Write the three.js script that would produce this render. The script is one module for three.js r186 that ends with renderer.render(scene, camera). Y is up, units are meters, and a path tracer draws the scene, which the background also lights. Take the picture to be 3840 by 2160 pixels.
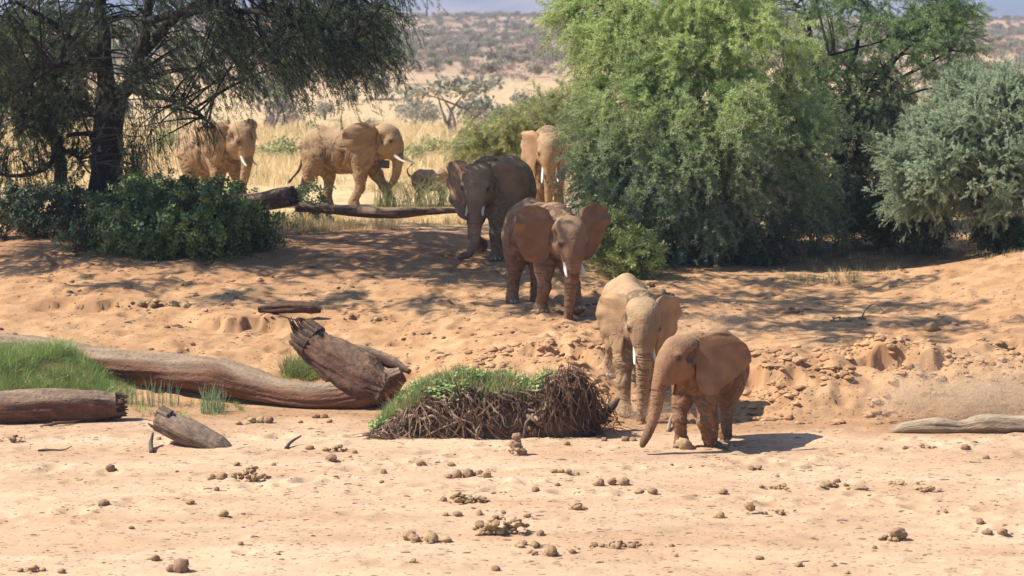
import * as THREE from 'three';
import { Sky } from 'three/addons/objects/Sky.js';
import { mergeGeometries, mergeVertices } from 'three/addons/utils/BufferGeometryUtils.js';

// ---------------------------------------------------------------- camera, sky, sun, exposure
const FOC = 2400, HORIZON = 89, EYE = 6;                     // focal length in pixels of a 1024 wide frame, horizon row, eye height
const scene = new THREE.Scene();
const camera = new THREE.PerspectiveCamera(2 * Math.atan(288 / FOC) * 180 / Math.PI, 16 / 9, 0.5, 20000);
camera.position.set(0, EYE, 0);
camera.rotation.x = -Math.atan((288 - HORIZON) / FOC);
camera.updateMatrixWorld();
camera.focus = 41; camera.userData.fStop = 2.2;            // the far hills lie a little out of focus
const SUN_EL = 49 * Math.PI / 180, SUN_AZ = -8 * Math.PI / 180;   // the sun stands to the left, a little on the camera's side
const sunDir = new THREE.Vector3(-Math.cos(SUN_EL) * Math.cos(SUN_AZ), Math.sin(SUN_EL), -Math.cos(SUN_EL) * Math.sin(SUN_AZ));
const sky = new Sky();
sky.name = 'sky';
sky.userData.kind = 'structure';
sky.scale.setScalar(15000);
sky.material.uniforms.sunPosition.value.copy(sunDir);
sky.material.uniforms.turbidity.value = 4;
sky.material.uniforms.rayleigh.value = 0.9;
sky.material.uniforms.mieCoefficient.value = 0.004;
scene.add(sky);
scene.environmentIntensity = 0.1;
const sun = new THREE.DirectionalLight(new THREE.Color(1, 0.91, 0.78), 5);
sun.position.copy(sunDir).multiplyScalar(120).add(new THREE.Vector3(0, 0, -55));
sun.target.position.set(0, 0, -55);
sun.castShadow = true;
Object.assign(sun.shadow.camera, { left: -40, right: 40, top: 40, bottom: -40, near: 1, far: 260 });
sun.shadow.mapSize.set(4096, 4096);
scene.add(sun, sun.target);
scene.fog = new THREE.FogExp2(new THREE.Color(0.62, 0.74, 1.0), 0.00032);
const renderer = new THREE.WebGLRenderer({ antialias: true });
renderer.setSize(1024, 576);
renderer.toneMapping = THREE.LinearToneMapping;
renderer.toneMappingExposure = 1.9;
renderer.shadowMap.enabled = true;

// ---------------------------------------------------------------- small helpers
let seed = 12345;
const reseed = (s) => { seed = (s * 2654435761) >>> 0; };
const rnd = () => { seed = (seed + 0x6D2B79F5) >>> 0; let t = seed; t = Math.imul(t ^ (t >>> 15), t | 1); t ^= t + Math.imul(t ^ (t >>> 7), t | 61); return ((t ^ (t >>> 14)) >>> 0) / 4294967296; };
const rr = (a, b) => a + (b - a) * rnd();
const gauss = () => (rnd() + rnd() + rnd() + rnd() - 2) * 1.0;
const clamp = (x, a = 0, b = 1) => Math.max(a, Math.min(b, x));
const lerp = (a, b, t) => a + (b - a) * t;
const smooth = (a, b, x) => { const t = clamp((x - a) / (b - a)); return t * t * (3 - 2 * t); };
const DEG = Math.PI / 180;
const V = (x, y, z) => new THREE.Vector3(x, y, z);
const PERM = new Uint8Array(512);
{ reseed(7); const p = [...Array(256).keys()]; for (let i = 255; i > 0; i--) { const j = Math.floor(rnd() * (i + 1)); [p[i], p[j]] = [p[j], p[i]]; } for (let i = 0; i < 512; i++) PERM[i] = p[i & 255]; }
const fade = (t) => t * t * t * (t * (t * 6 - 15) + 10);
function grad(h, x, y, z) { h &= 15; const u = h < 8 ? x : y, v = h < 4 ? y : h === 12 || h === 14 ? x : z; return ((h & 1) ? -u : u) + ((h & 2) ? -v : v); }
function noise(x, y, z) {
  const fx = Math.floor(x), fy = Math.floor(y), fz = Math.floor(z), X = fx & 255, Y = fy & 255, Z = fz & 255;
  x -= fx; y -= fy; z -= fz;
  const u = fade(x), v = fade(y), w = fade(z), A = PERM[X] + Y, AA = PERM[A] + Z, AB = PERM[A + 1] + Z, B = PERM[X + 1] + Y, BA = PERM[B] + Z, BB = PERM[B + 1] + Z;
  return lerp(lerp(lerp(grad(PERM[AA], x, y, z), grad(PERM[BA], x - 1, y, z), u), lerp(grad(PERM[AB], x, y - 1, z), grad(PERM[BB], x - 1, y - 1, z), u), v),
    lerp(lerp(grad(PERM[AA + 1], x, y, z - 1), grad(PERM[BA + 1], x - 1, y, z - 1), u), lerp(grad(PERM[AB + 1], x, y - 1, z - 1), grad(PERM[BB + 1], x - 1, y - 1, z - 1), u), v), w);
}
function fbm(x, y, z, n = 4) { let s = 0, a = 0.5, f = 1; for (let i = 0; i < n; i++) { s += a * noise(x * f, y * f, z * f + i * 17.3); a *= 0.5; f *= 2.03; } return s; }
const ridge = (x, y, z) => 1 - Math.abs(noise(x, y, z)) * 2;
const taken = new Map();
function numbered(name) { const k = taken.get(name) ?? 0; taken.set(name, k + 1); return k ? name + '_' + String(k).padStart(3, '0') : name; }
function tag(o, label, category, group, kind) { if (label) o.userData.label = label; if (category) o.userData.category = category; if (group) o.userData.group = group; if (kind) o.userData.kind = kind; return o; }
function thing(name, label, category, pos, turn = 0, group) {
  const o = new THREE.Group(); o.name = numbered(name); if (pos) o.position.copy(pos); o.rotation.y = turn; scene.add(o);
  return tag(o, label, category, group);
}
function mesh(name, geometry, material, parent) { const m = new THREE.Mesh(geometry, material); m.name = parent ? name : numbered(name); m.castShadow = m.receiveShadow = true; (parent ?? scene).add(m); return m; }
function copyOf(root, label, pos, turn = 0, scale = 1) {
  const c = root.clone(); c.name = numbered(root.name.replace(/_\d{3}$/, '')); c.position.copy(pos); c.rotation.y = turn; c.scale.multiplyScalar(scale); if (label) c.userData.label = label; scene.add(c); return c;
}
// the point that stands at a pixel (of a 1024 x 576 frame), d metres out
const camF = V(0, 0, -1).applyQuaternion(camera.quaternion), camU = V(0, 1, 0).applyQuaternion(camera.quaternion);
function rayAt(px, py) { const r = camF.clone().multiplyScalar(FOC).addScaledVector(camU, 288 - py); r.x += px - 512; return r; }
function P(px, py, d) { const r = rayAt(px, py); return r.multiplyScalar(d / -r.z).add(camera.position); }
const std = (o) => new THREE.MeshStandardMaterial({ roughness: 0.9, ...o });
function dataTexture(w, h, fn, srgb) {
  const a = new Uint8Array(w * h * 4);
  for (let y = 0, i = 0; y < h; y++) for (let x = 0; x < w; x++, i += 4) { const c = fn(x / w, y / h, x, y); for (let k = 0; k < 3; k++) a[i + k] = clamp(Math.round((Array.isArray(c) ? c[k] : c) * 255), 0, 255); a[i + 3] = 255; }
  const t = new THREE.DataTexture(a, w, h); t.wrapS = t.wrapT = THREE.RepeatWrapping; t.magFilter = THREE.LinearFilter; t.minFilter = THREE.LinearMipmapLinearFilter; t.generateMipmaps = true;
  if (srgb) t.colorSpace = THREE.SRGBColorSpace; t.needsUpdate = true; return t;
}
// noise that repeats at 1 in u and v
function tnoise(u, v, f, s = 0) {
  const X = u * f, Y = v * f, x0 = Math.floor(X), y0 = Math.floor(Y), tx = fade(X - x0), ty = fade(Y - y0);
  const h = (x, y) => { x = ((x % f) + f) % f; y = ((y % f) + f) % f; return PERM[PERM[(x + s * 31) & 255] + ((y + (x >> 8) * 7) & 255)] / 255; };
  return lerp(lerp(h(x0, y0), h(x0 + 1, y0), tx), lerp(h(x0, y0 + 1), h(x0 + 1, y0 + 1), tx), ty);
}
const tfbm = (u, v, f, n, s = 0) => { let r = 0, a = 0.5; for (let i = 0; i < n; i++) { r += a * tnoise(u, v, f << i, s + i); a *= 0.5; } return r / (1 - Math.pow(0.5, n)); };
function piecewise(pts) { return (t) => { if (t <= pts[0][0]) return pts[0][1]; for (let i = 1; i < pts.length; i++) if (t < pts[i][0]) { const [a, b] = [pts[i - 1], pts[i]]; return lerp(a[1], b[1], (t - a[0]) / (b[0] - a[0])); } return pts[pts.length - 1][1]; }; }
class Geo {   // collects triangles with colours and uv
  constructor() { this.p = []; this.c = []; this.u = []; this.i = []; }
  v(x, y, z, c = [1, 1, 1], u = 0, w = 0) { this.p.push(x, y, z); this.c.push(c[0], c[1], c[2]); this.u.push(u, w); return this.p.length / 3 - 1; }
  f(a, b, c) { this.i.push(a, b, c); }
  q(a, b, c, d) { this.i.push(a, b, c, a, c, d); }
  tube(pts, radii, seg = 6, o = {}) {     // pts Vector3[], radii number[], o.bump(angle 0..1, along metres, i) adds to the radius, o.color(t, a)
    const n = pts.length, cap = o.cap ?? true; let along = o.v0 ?? 0, up = null, first = -1, prev = -1;
    for (let i = 0; i < n; i++) {
      const T = (i === 0 ? pts[1].clone().sub(pts[0]) : i === n - 1 ? pts[n - 1].clone().sub(pts[n - 2]) : pts[i + 1].clone().sub(pts[i - 1])).normalize();
      if (!up) up = Math.abs(T.y) < 0.9 ? V(0, 1, 0) : V(1, 0, 0);
      const B = T.clone().cross(up).normalize(), N = B.clone().cross(T).normalize(); up = N;
      if (i) along += pts[i].distanceTo(pts[i - 1]);
      const row = this.p.length / 3;
      for (let s = 0; s <= seg; s++) {
        const a = s / seg * Math.PI * 2, r = Math.max(0.0004, radii[i] + (o.bump ? o.bump((s % seg) / seg, along, i / (n - 1)) : 0));
        const flat = o.flat ?? 1;
        const x = pts[i].x + (N.x * Math.cos(a) * flat + B.x * Math.sin(a)) * r, y = pts[i].y + (N.y * Math.cos(a) * flat + B.y * Math.sin(a)) * r, z = pts[i].z + (N.z * Math.cos(a) * flat + B.z * Math.sin(a)) * r;
        this.v(x, y, z, o.color ? o.color(i / (n - 1), (s % seg) / seg, along) : [1, 1, 1], (o.uScale ?? 1) * s / seg, along * (o.vScale ?? 1));
      }
      if (prev >= 0) for (let s = 0; s < seg; s++) this.q(prev + s, row + s, row + s + 1, prev + s + 1);
      if (i === 0) first = row;
      prev = row;
    }
    if (cap) for (const [row, p, flip] of [[first, pts[0], 0], [prev, pts[n - 1], 1]]) {
      const k = this.v(p.x, p.y, p.z, o.capColor ?? (o.color ? o.color(flip, 0, 0) : [1, 1, 1]), 0.5, 0.5);
      for (let s = 0; s < seg; s++) flip ? this.f(row + s, k, row + s + 1) : this.f(row + s, row + s + 1, k);
    }
    return this;
  }
  build(normals = true) {
    const g = new THREE.BufferGeometry();
    g.setAttribute('position', new THREE.Float32BufferAttribute(this.p, 3));
    g.setAttribute('color', new THREE.Float32BufferAttribute(this.c, 3));
    g.setAttribute('uv', new THREE.Float32BufferAttribute(this.u, 2));
    g.setIndex(this.i); if (normals) g.computeVertexNormals(); return g;
  }
}
const curve = (pts, n) => new THREE.CatmullRomCurve3(pts, false, 'centripetal').getPoints(n);

// ---------------------------------------------------------------- the lie of the land
const toeAt = piecewise([[-16, 45.4], [-9, 45.2], [-5, 45.0], [-2, 44.2], [0, 43.7], [2, 43.3], [5, 43.1], [9, 43.4], [16, 43.8]]);
const profR = piecewise([[0, 0], [0.3, 0.1], [0.8, 0.42], [1.4, 0.8], [2.2, 0.95], [3.2, 1.02], [6.5, 1.38], [10, 1.62], [13.5, 1.86], [18, 2.2], [24, 2.35], [32, 2.42], [70, 2.55], [160, 2.6]]);
const profL = piecewise([[0, 0], [1, 0.12], [2.5, 0.5], [4.5, 0.92], [6.5, 1.3], [9, 1.65], [13, 2.05], [17, 2.28], [24, 2.38], [32, 2.42], [70, 2.55], [160, 2.6]]);
const profG = piecewise([[0, 0], [0.7, 0.2], [1.6, 0.5], [2.6, 0.8], [3.6, 1.0], [6.5, 1.38], [10, 1.62], [13.5, 1.86], [18, 2.2], [24, 2.35], [32, 2.42], [70, 2.55], [160, 2.6]]);
const bump2 = (x, d, cx, cd, rx, rd) => Math.exp(-(((x - cx) / rx) ** 2 + ((d - cd) / rd) ** 2));
function ground(x, z) {                                       // height of the ground
  const d = -z;
  if (d < 20) return 0;
  const wob = d < 80 ? fbm(x * 0.35, 3.1, d * 0.35, 3) : 0;
  const t = d - toeAt(x) + wob * 0.9;
  let h;
  const sm = (f) => t < 40 ? (f(t - 0.35) + f(t) * 2 + f(t + 0.35)) / 4 : f(t);
  const wl = 1 - smooth(-2.5, 0.8, x), wg = smooth(1.0, 2.2, x) * (1 - smooth(3.8, 5.2, x));
  h = sm(profL) * wl + (1 - wl) * (sm(profR) * (1 - wg) + sm(profG) * wg);
  const cut = (x0, x1, t0, a, w) => { const m = smooth(x0, x0 + 0.5, x) * (1 - smooth(x1 - 0.5, x1, x)), tt = t0 + 0.35 * noise(x * 1.3, 5, t0) + 0.18 * noise(x * 4.1, 9, d * 4.1) + 0.08 * noise(x * 11, 3, d * 9); return m > 0 ? m * a * (0.75 + 0.7 * noise(x * 1.9, 2, t0)) * (smooth(tt, tt + w, t) * (1 - smooth(tt + w, tt + 2.4, t)) - (1 - smooth(tt, tt + w, t)) * smooth(tt - 1.0, tt, t)) : 0; };
  h += cut(6.3, 8.5, 1.9, 0.24, 0.22) + cut(-0.2, 2.1, 2.3, 0.14, 0.2) + cut(8.6, 12, 2.8, 0.10, 0.3) + cut(3.4, 5.6, 1.2, 0.16, 0.2) + cut(-7, -4.6, 5.2, 0.16, 0.15) + cut(-10.5, -7.5, 6.4, 0.10, 0.15);
  h += 0.95 * bump2(x, d, 13.2, 53, 3.4, 4.5) - 0.22 * bump2(x, d, 9.2, 57, 2.4, 2.2) + 0.12 * bump2(x, d, 7, 54, 3, 1.6);
  h += 0.25 * bump2(x, d, -9.5, 57, 4, 4);
  if (d > 200) h += (d < 1020 ? (d - 200) * 0.04 : 32.8 - (d - 1020) * 0.02) * smooth(200, 300, d) + smooth(230, 600, d) * 6 * fbm(x * 0.004 + 4, 0.5, d * 0.004, 3);
  if (d > 2500) h = Math.max(h, -40);
  return h;
}
// footprints of the herd: round dents with a low rim
const prints = new Map();
{
  reseed(40);
  const add = (x, d, r, h) => { for (let i = -1; i <= 1; i++) for (let j = -1; j <= 1; j++) { const k = (Math.floor(x) + i) + ',' + (Math.floor(d) + j); if (!prints.has(k)) prints.set(k, []); prints.get(k).push([x, d, r, h]); } };
  const trail = (x0, d0, x1, d1, n, w, h) => { for (let k = 0; k < n; k++) { const t = k / n; add(lerp(x0, x1, t) + (k & 1 ? w : -w) + gauss() * 0.12, lerp(d0, d1, t) + gauss() * 0.2, rr(0.17, 0.25), h * rr(0.9, 1.8)); } };
  trail(2, 42.5, -9, 31, 30, 0.25, 0.035); trail(3.4, 41, 8, 29, 26, 0.25, 0.03); trail(-9, 38, 10, 33, 38, 0.25, 0.03); trail(10, 41.5, -3, 35, 30, 0.25, 0.03); trail(-10, 41, -2, 41.5, 18, 0.25, 0.03);
  for (let k = 0; k < 140; k++) add(rr(-10, 10), rr(27, 43), rr(0.15, 0.24), rr(0.02, 0.045));
  for (let k = 0; k < 150; k++) { const t = rnd(); add(lerp(3.2, 0.2, t) + gauss() * 0.9, lerp(43.8, 57, t) + gauss() * 0.4, rr(0.16, 0.24), rr(0.04, 0.08)); }
  for (let k = 0; k < 260; k++) add(rr(-11, 11), rr(46, 58), rr(0.15, 0.25), rr(0.03, 0.07));
}
const dent = (x, d) => { const l = prints.get(Math.floor(x) + ',' + Math.floor(d)); let h = 0; if (l) for (const [a, b, r, k] of l) { const q = Math.hypot(x - a, d - b) / r; if (q < 1.7) h += q < 1 ? -k * (1 - q * q * q) : k * 0.4 * Math.sin((q - 1) / 0.7 * Math.PI); } return h; };
const detail = (x, d) => {                                    // the finer relief of sand and broken earth
  const t = d - toeAt(x);
  const bed = 1 - smooth(-0.5, 0.6, t), bank = smooth(0, 0.8, t) * (1 - smooth(16, 24, t));
  const scarp = smooth(-0.3, 0.5, t) * (1 - smooth(2.2, 3.6, t)) * smooth(-1.5, 1.5, x);
  const lft = smooth(0.2, 1.2, t) * (1 - smooth(4, 7, t)) * (1 - smooth(-2, 1, x));
  let h = bed * (0.022 * fbm(x * 0.8, 1, d * 1.5, 3) + 0.018 * fbm(x * 3, 2, d * 4, 2));
  if (bank > 0) {
    h += bank * (0.10 * fbm(x * 0.8, 5, d * 0.8, 3) + 0.035 * fbm(x * 2.6, 6, d * 2.6, 3));
    const n = noise(x * 1.4, 8, d * 1.4) + 0.5 * noise(x * 3.1, 9, d * 3.1);
    if (scarp > 0) h += scarp * (0.15 * Math.abs(n) - 0.05 + 0.08 * fbm(x * 4, 7, d * 4, 2) + 0.05 * Math.abs(noise(x * 7, 4, d * 7)));
    h += lft * 0.05 * Math.max(0, noise(x * 2.2, 12, d * 2.2) + 0.2);
    // crescent dents where feet have sunk in
    h -= bank * 0.09 * Math.max(0, noise(x * 1.9 + 30, 3, d * 1.7) - 0.22) * 2;
  }
  return h + (d < 62 ? dent(x, d) : 0);
};
const top = (x, z) => ground(x, z) + (-z < 90 ? detail(x, -z) : 0);
function onGround(px, py) {                                    // the ground point seen at a pixel
  const r = rayAt(px, py); let lo = 24 / -r.z, hi = 24 / -r.z;
  for (let d = 24; d < 1300; d *= 1.006) { const s = d / -r.z, y = EYE + r.y * s; if (y < top(r.x * s, r.z * s)) { hi = s; break; } lo = hi = s; }
  for (let k = 0; k < 22; k++) { const s = (lo + hi) / 2, y = EYE + r.y * s; if (y < top(r.x * s, r.z * s)) hi = s; else lo = s; }
  return V(r.x * lo, EYE + r.y * lo, r.z * lo);
}
// ---------------------------------------------------------------- ground sheet
{
  const rows = [];
  for (let d = -30; d < 24; d += 6) rows.push(d);
  for (let d = 24; d < 64;) { rows.push(d); d += d < 43 ? 0.085 : d < 50 ? 0.065 : 0.1; }
  for (let d = 64; d < 1300; d *= d < 130 ? 1.012 : 1.022) rows.push(d);
  for (let d = 1350; d < 9000; d *= 1.25) rows.push(d);
  const cols = 440, N = cols + 1;
  const width = (d) => Math.max(11, 0.24 * d + 4);
  const pos = new Float32Array(rows.length * N * 3), col = new Float32Array(rows.length * N * 3), uv = new Float32Array(rows.length * N * 2);
  const C = (a, b, t) => [lerp(a[0], b[0], t), lerp(a[1], b[1], t), lerp(a[2], b[2], t)];
  rows.forEach((d, j) => {
    for (let i = 0; i < N; i++) {
      let u = i / cols * 2 - 1;
      u = u * (0.86 + 0.14 * u * u) ;
      let x = u * width(d) * 1.06; if (i === 0 || i === cols) x *= 6; else if (i === 1 || i === cols - 1) x *= 2;
      const k = j * N + i, t = d - toeAt(x);
      pos[k * 3] = x; pos[k * 3 + 1] = top(x, -d); pos[k * 3 + 2] = -d;
      const n1 = fbm(x * 0.45, 2, d * 0.45, 3), n2 = fbm(x * 1.7, 4, d * 2.4, 3);
      const flow = fbm(x * 0.16, 6, d * 0.8, 4);
      let c = C([0.575, 0.40, 0.255], [0.47, 0.30, 0.175], clamp(0.42 + n1 * 1.1 + flow * 1.6));                 // river sand
      c = C(c, [0.37, 0.205, 0.098], smooth(-3.0, -0.8, t + n1 * 2.2) * 0.85);                        // damp, orange near the toe
      const bank = C([0.395, 0.21, 0.096], [0.51, 0.31, 0.158], clamp(0.5 + n2 * 1.4 + n1));
      c = C(c, bank, smooth(-0.6, 0.8, t));
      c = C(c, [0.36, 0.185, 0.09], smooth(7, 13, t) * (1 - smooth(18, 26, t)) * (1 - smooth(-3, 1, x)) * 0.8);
      const straw = C([0.52, 0.37, 0.18], [0.64, 0.48, 0.26], clamp(0.5 + n2 * 2));
      c = C(c, straw, smooth(17, 24, t + n1 * 6));
      const hill = C([0.35, 0.23, 0.15], [0.52, 0.36, 0.235], clamp(0.5 + fbm(x * 0.02, 7, d * 0.02, 4) * 3));
      c = C(c, hill, smooth(190, 420, d));
      const g = 0.94 + 0.12 * (n2 + 0.5);
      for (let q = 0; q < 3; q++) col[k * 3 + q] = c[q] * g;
      uv[k * 2] = x / 6.3; uv[k * 2 + 1] = d / 6.3;
    }
  });
  // one sheet of triangles, its rows shared out between riverbed, bank, grassland and hillside
  const lists = { riverbed: [], river_bank: [], grassland: [], hillside: [] };
  for (let j = 0; j + 1 < rows.length; j++) for (let i = 0; i < cols; i++) {
    const a = j * N + i, x = pos[a * 3], t = rows[j] - toeAt(x);
    const L = t < 0 ? lists.riverbed : t < 19 ? lists.river_bank : rows[j] < 200 ? lists.grassland : lists.hillside;
    L.push(a, a + 1, a + N + 1, a, a + N + 1, a + N);
  }
  const whole = new THREE.BufferGeometry();
  whole.setAttribute('position', new THREE.BufferAttribute(pos, 3)); whole.setIndex(Object.values(lists).flat()); whole.computeVertexNormals();
  const nor = whole.attributes.normal.array;
  const grain = (u, v) => tfbm(u, v, 24, 5, 3);
  const spots = new Float32Array(1024 * 1024);
  reseed(5);
  for (let k = 0; k < 1500; k++) {                             // crumbs of earth, lying mostly along the flow of the river
    const cx = rnd() * 1024, cy = rnd() * 1024, a = rr(1, 5) * (rnd() < 0.12 ? 2.4 : 1), b = a * rr(0.35, 0.8), hgt = rr(0.3, 1);
    for (let y = -Math.ceil(b); y <= b; y++) for (let x = -Math.ceil(a); x <= a; x++) { const q = (x / a) ** 2 + (y / b) ** 2; if (q < 1) { const k2 = ((cy + y + 1024) & 1023) * 1024 + ((cx + x + 1024) & 1023); spots[k2] = Math.max(spots[k2], hgt * Math.sqrt(1 - q)); } }
  }
  const at = (x, y) => spots[(y & 1023) * 1024 + (x & 1023)];
  const colorMap = dataTexture(1024, 1024, (u, v, x, y) => {
    const g = 0.80 + 0.26 * (grain(u, v) - 0.5) + 0.16 * (tfbm(u, v, 5, 4, 9) - 0.5) + 0.10 * (PERM[(PERM[x & 255] + y) & 255] / 255 - 0.5), s = at(x, y);
    const dk = 1 - 0.30 * (s > 0.05 ? 1 : 0) * clamp(s * 1.5 + 0.3);
    return [g * dk * 1.14, g * dk * 1.13, g * dk * 1.12].map((q) => Math.pow(clamp(q), 1));
  });
  colorMap.colorSpace = THREE.NoColorSpace;
  const bumpMap = dataTexture(1024, 1024, (u, v, x, y) => {
    const streak = tnoise(u, v, 30, 4) * 0.5 + tnoise(u, v, 64, 7) * 0.3, crack = Math.abs(tnoise(u, v, 40, 11) - 0.5) * 2;
    return clamp(0.25 + 0.25 * (tfbm(u, v, 12, 6, 2) - 0.5) + 0.12 * streak - 0.08 * (1 - crack) + 0.5 * at(x, y));
  });
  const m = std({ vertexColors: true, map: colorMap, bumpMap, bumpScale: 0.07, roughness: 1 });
  const labels = { riverbed: 'riverbed', river_bank: 'river_bank', grassland: 'grassland', hillside: 'hillside' };
  for (const [name, list] of Object.entries(lists)) {
    const g = new THREE.BufferGeometry(), map = new Map(), p = [], n = [], c = [], w = [], idx = [];
    for (const k of list) { let q = map.get(k); if (q === undefined) { q = map.size; map.set(k, q); for (let e = 0; e < 3; e++) { p.push(pos[k * 3 + e]); n.push(nor[k * 3 + e]); c.push(col[k * 3 + e]); } w.push(uv[k * 2], uv[k * 2 + 1]); } idx.push(q); }
    g.setAttribute('position', new THREE.Float32BufferAttribute(p, 3)); g.setAttribute('normal', new THREE.Float32BufferAttribute(n, 3)); g.setAttribute('color', new THREE.Float32BufferAttribute(c, 3)); g.setAttribute('uv', new THREE.Float32BufferAttribute(w, 2)); g.setIndex(idx);
    tag(mesh(labels[name], g, m), null, null, null, 'structure');
  }
}
// far mountains: a worn range some kilometres off
{
  const g = new Geo(), nx = 150, nd = 60, idx = (j, i) => j * (nx + 1) + i;
  for (let j = 0; j <= nd; j++) for (let i = 0; i <= nx; i++) {
    const x = (i / nx * 2 - 1) * 3800, d = 4600 + j / nd * 3600, t = j / nd;
    const r = 1 - Math.abs(noise(x * 0.0011 + 3, 1, d * 0.0011)) * 1.6, e = fbm(x * 0.002, 3, d * 0.002, 5);
    const h = -40 + smooth(0, 0.55, t) * (420 + 80 * r + 90 * noise(x * 0.0006, 5, 1)) + e * 110 * smooth(0, 0.3, t);
    const b = clamp(0.22 + 1.1 * noise(x * 0.003, 8, d * 0.003) + 1.2 * fbm(x * 0.009, 2, d * 0.009, 3));
    g.v(x, h, -d, [lerp(0.03, 0.55, b), lerp(0.05, 0.36, b), lerp(0.07, 0.26, b)], x / 400, d / 400);
  }
  for (let j = 0; j < nd; j++) for (let i = 0; i < nx; i++) g.q(idx(j, i), idx(j, i + 1), idx(j + 1, i + 1), idx(j + 1, i));
  tag(mesh('mountain', g.build(), std({ vertexColors: true, roughness: 1 })), null, null, null, 'structure');
}
// ---------------------------------------------------------------- elephants
// A signed distance field of tapered capsules and ellipsoids, joined smoothly, meshed by surface nets near its surface only.
function surfaceNet(F, lo, hi, cell) {
  const sdf = (x, y, z) => F.at(x, y, z);
  const B = 8, n = [0, 1, 2].map((k) => Math.ceil((hi[k] - lo[k]) / cell / B) * B), [nx, ny, nz] = n, sx = nx + 1, sy = ny + 1;
  const val = new Float32Array(sx * sy * (nz + 1)).fill(1), half = B * cell * 0.5 * 1.7321;
  const active = [];
  for (let bz = 0; bz < nz; bz += B) for (let by = 0; by < ny; by += B) for (let bx = 0; bx < nx; bx += B) {
    F.act = F.s; const c = sdf(lo[0] + (bx + B / 2) * cell, lo[1] + (by + B / 2) * cell, lo[2] + (bz + B / 2) * cell);
    if (Math.abs(c) > half * 1.35 + cell * 2) { if (c < 0) for (let z = bz; z <= bz + B; z++) for (let y = by; y <= by + B; y++) for (let x = bx; x <= bx + B; x++) { const k = (z * sy + y) * sx + x; if (val[k] === 1) val[k] = -1; } continue; }
    active.push([bx, by, bz, F.cull(lo[0] + (bx + B / 2) * cell, lo[1] + (by + B / 2) * cell, lo[2] + (bz + B / 2) * cell, half)]);
  }
  for (const [bx, by, bz, act] of active) { F.act = act; for (let z = bz; z <= bz + B; z++) for (let y = by; y <= by + B; y++) for (let x = bx; x <= bx + B; x++) val[(z * sy + y) * sx + x] = sdf(lo[0] + x * cell, lo[1] + y * cell, lo[2] + z * cell); }
  F.act = F.s;
  const vert = new Int32Array(sx * sy * (nz + 1)).fill(-1), pos = [], idx = [], nor = [];
  const at = (x, y, z) => val[(z * sy + y) * sx + x];
  const E = [[0, 1], [2, 3], [4, 5], [6, 7], [0, 2], [1, 3], [4, 6], [5, 7], [0, 4], [1, 5], [2, 6], [3, 7]];
  const v = new Float32Array(8);
  for (const [bx, by, bz] of active) for (let z = bz; z < bz + B; z++) for (let y = by; y < by + B; y++) for (let x = bx; x < bx + B; x++) {
    let m = 0; for (let k = 0; k < 8; k++) { v[k] = at(x + (k & 1), y + ((k >> 1) & 1), z + (k >> 2)); if (v[k] < 0) m |= 1 << k; }
    if (m === 0 || m === 255) continue;
    let px = 0, py = 0, pz = 0, c = 0;
    for (const [a, b] of E) if (((m >> a) ^ (m >> b)) & 1) { const t = v[a] / (v[a] - v[b]); px += lerp(a & 1, b & 1, t); py += lerp((a >> 1) & 1, (b >> 1) & 1, t); pz += lerp(a >> 2, b >> 2, t); c++; }
    vert[(z * sy + y) * sx + x] = pos.length / 3; pos.push(lo[0] + (x + px / c) * cell, lo[1] + (y + py / c) * cell, lo[2] + (z + pz / c) * cell);
    const gx = v[1] - v[0] + v[3] - v[2] + v[5] - v[4] + v[7] - v[6], gy = v[2] - v[0] + v[3] - v[1] + v[6] - v[4] + v[7] - v[5], gz = v[4] - v[0] + v[5] - v[1] + v[6] - v[2] + v[7] - v[3], gl = 1 / (Math.hypot(gx, gy, gz) || 1); nor.push(gx * gl, gy * gl, gz * gl);
  }
  const quad = (a, b, c, d, flip) => { if (a < 0 || b < 0 || c < 0 || d < 0) return; flip ? idx.push(a, c, b, a, d, c) : idx.push(a, b, c, a, c, d); };
  const V_ = (x, y, z) => vert[(z * sy + y) * sx + x];
  for (const [bx, by, bz] of active) for (let z = Math.max(1, bz); z < bz + B; z++) for (let y = Math.max(1, by); y < by + B; y++) for (let x = Math.max(1, bx); x < bx + B; x++) {
    const a = at(x, y, z) < 0;
    if (a !== at(x + 1, y, z) < 0) quad(V_(x, y - 1, z - 1), V_(x, y, z - 1), V_(x, y, z), V_(x, y - 1, z), !a);
    if (a !== at(x, y + 1, z) < 0) quad(V_(x - 1, y, z - 1), V_(x - 1, y, z), V_(x, y, z), V_(x, y, z - 1), !a);
    if (a !== at(x, y, z + 1) < 0) quad(V_(x - 1, y - 1, z), V_(x, y - 1, z), V_(x, y, z), V_(x - 1, y, z), !a);
  }
  return { pos, idx, nor };
}
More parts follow.
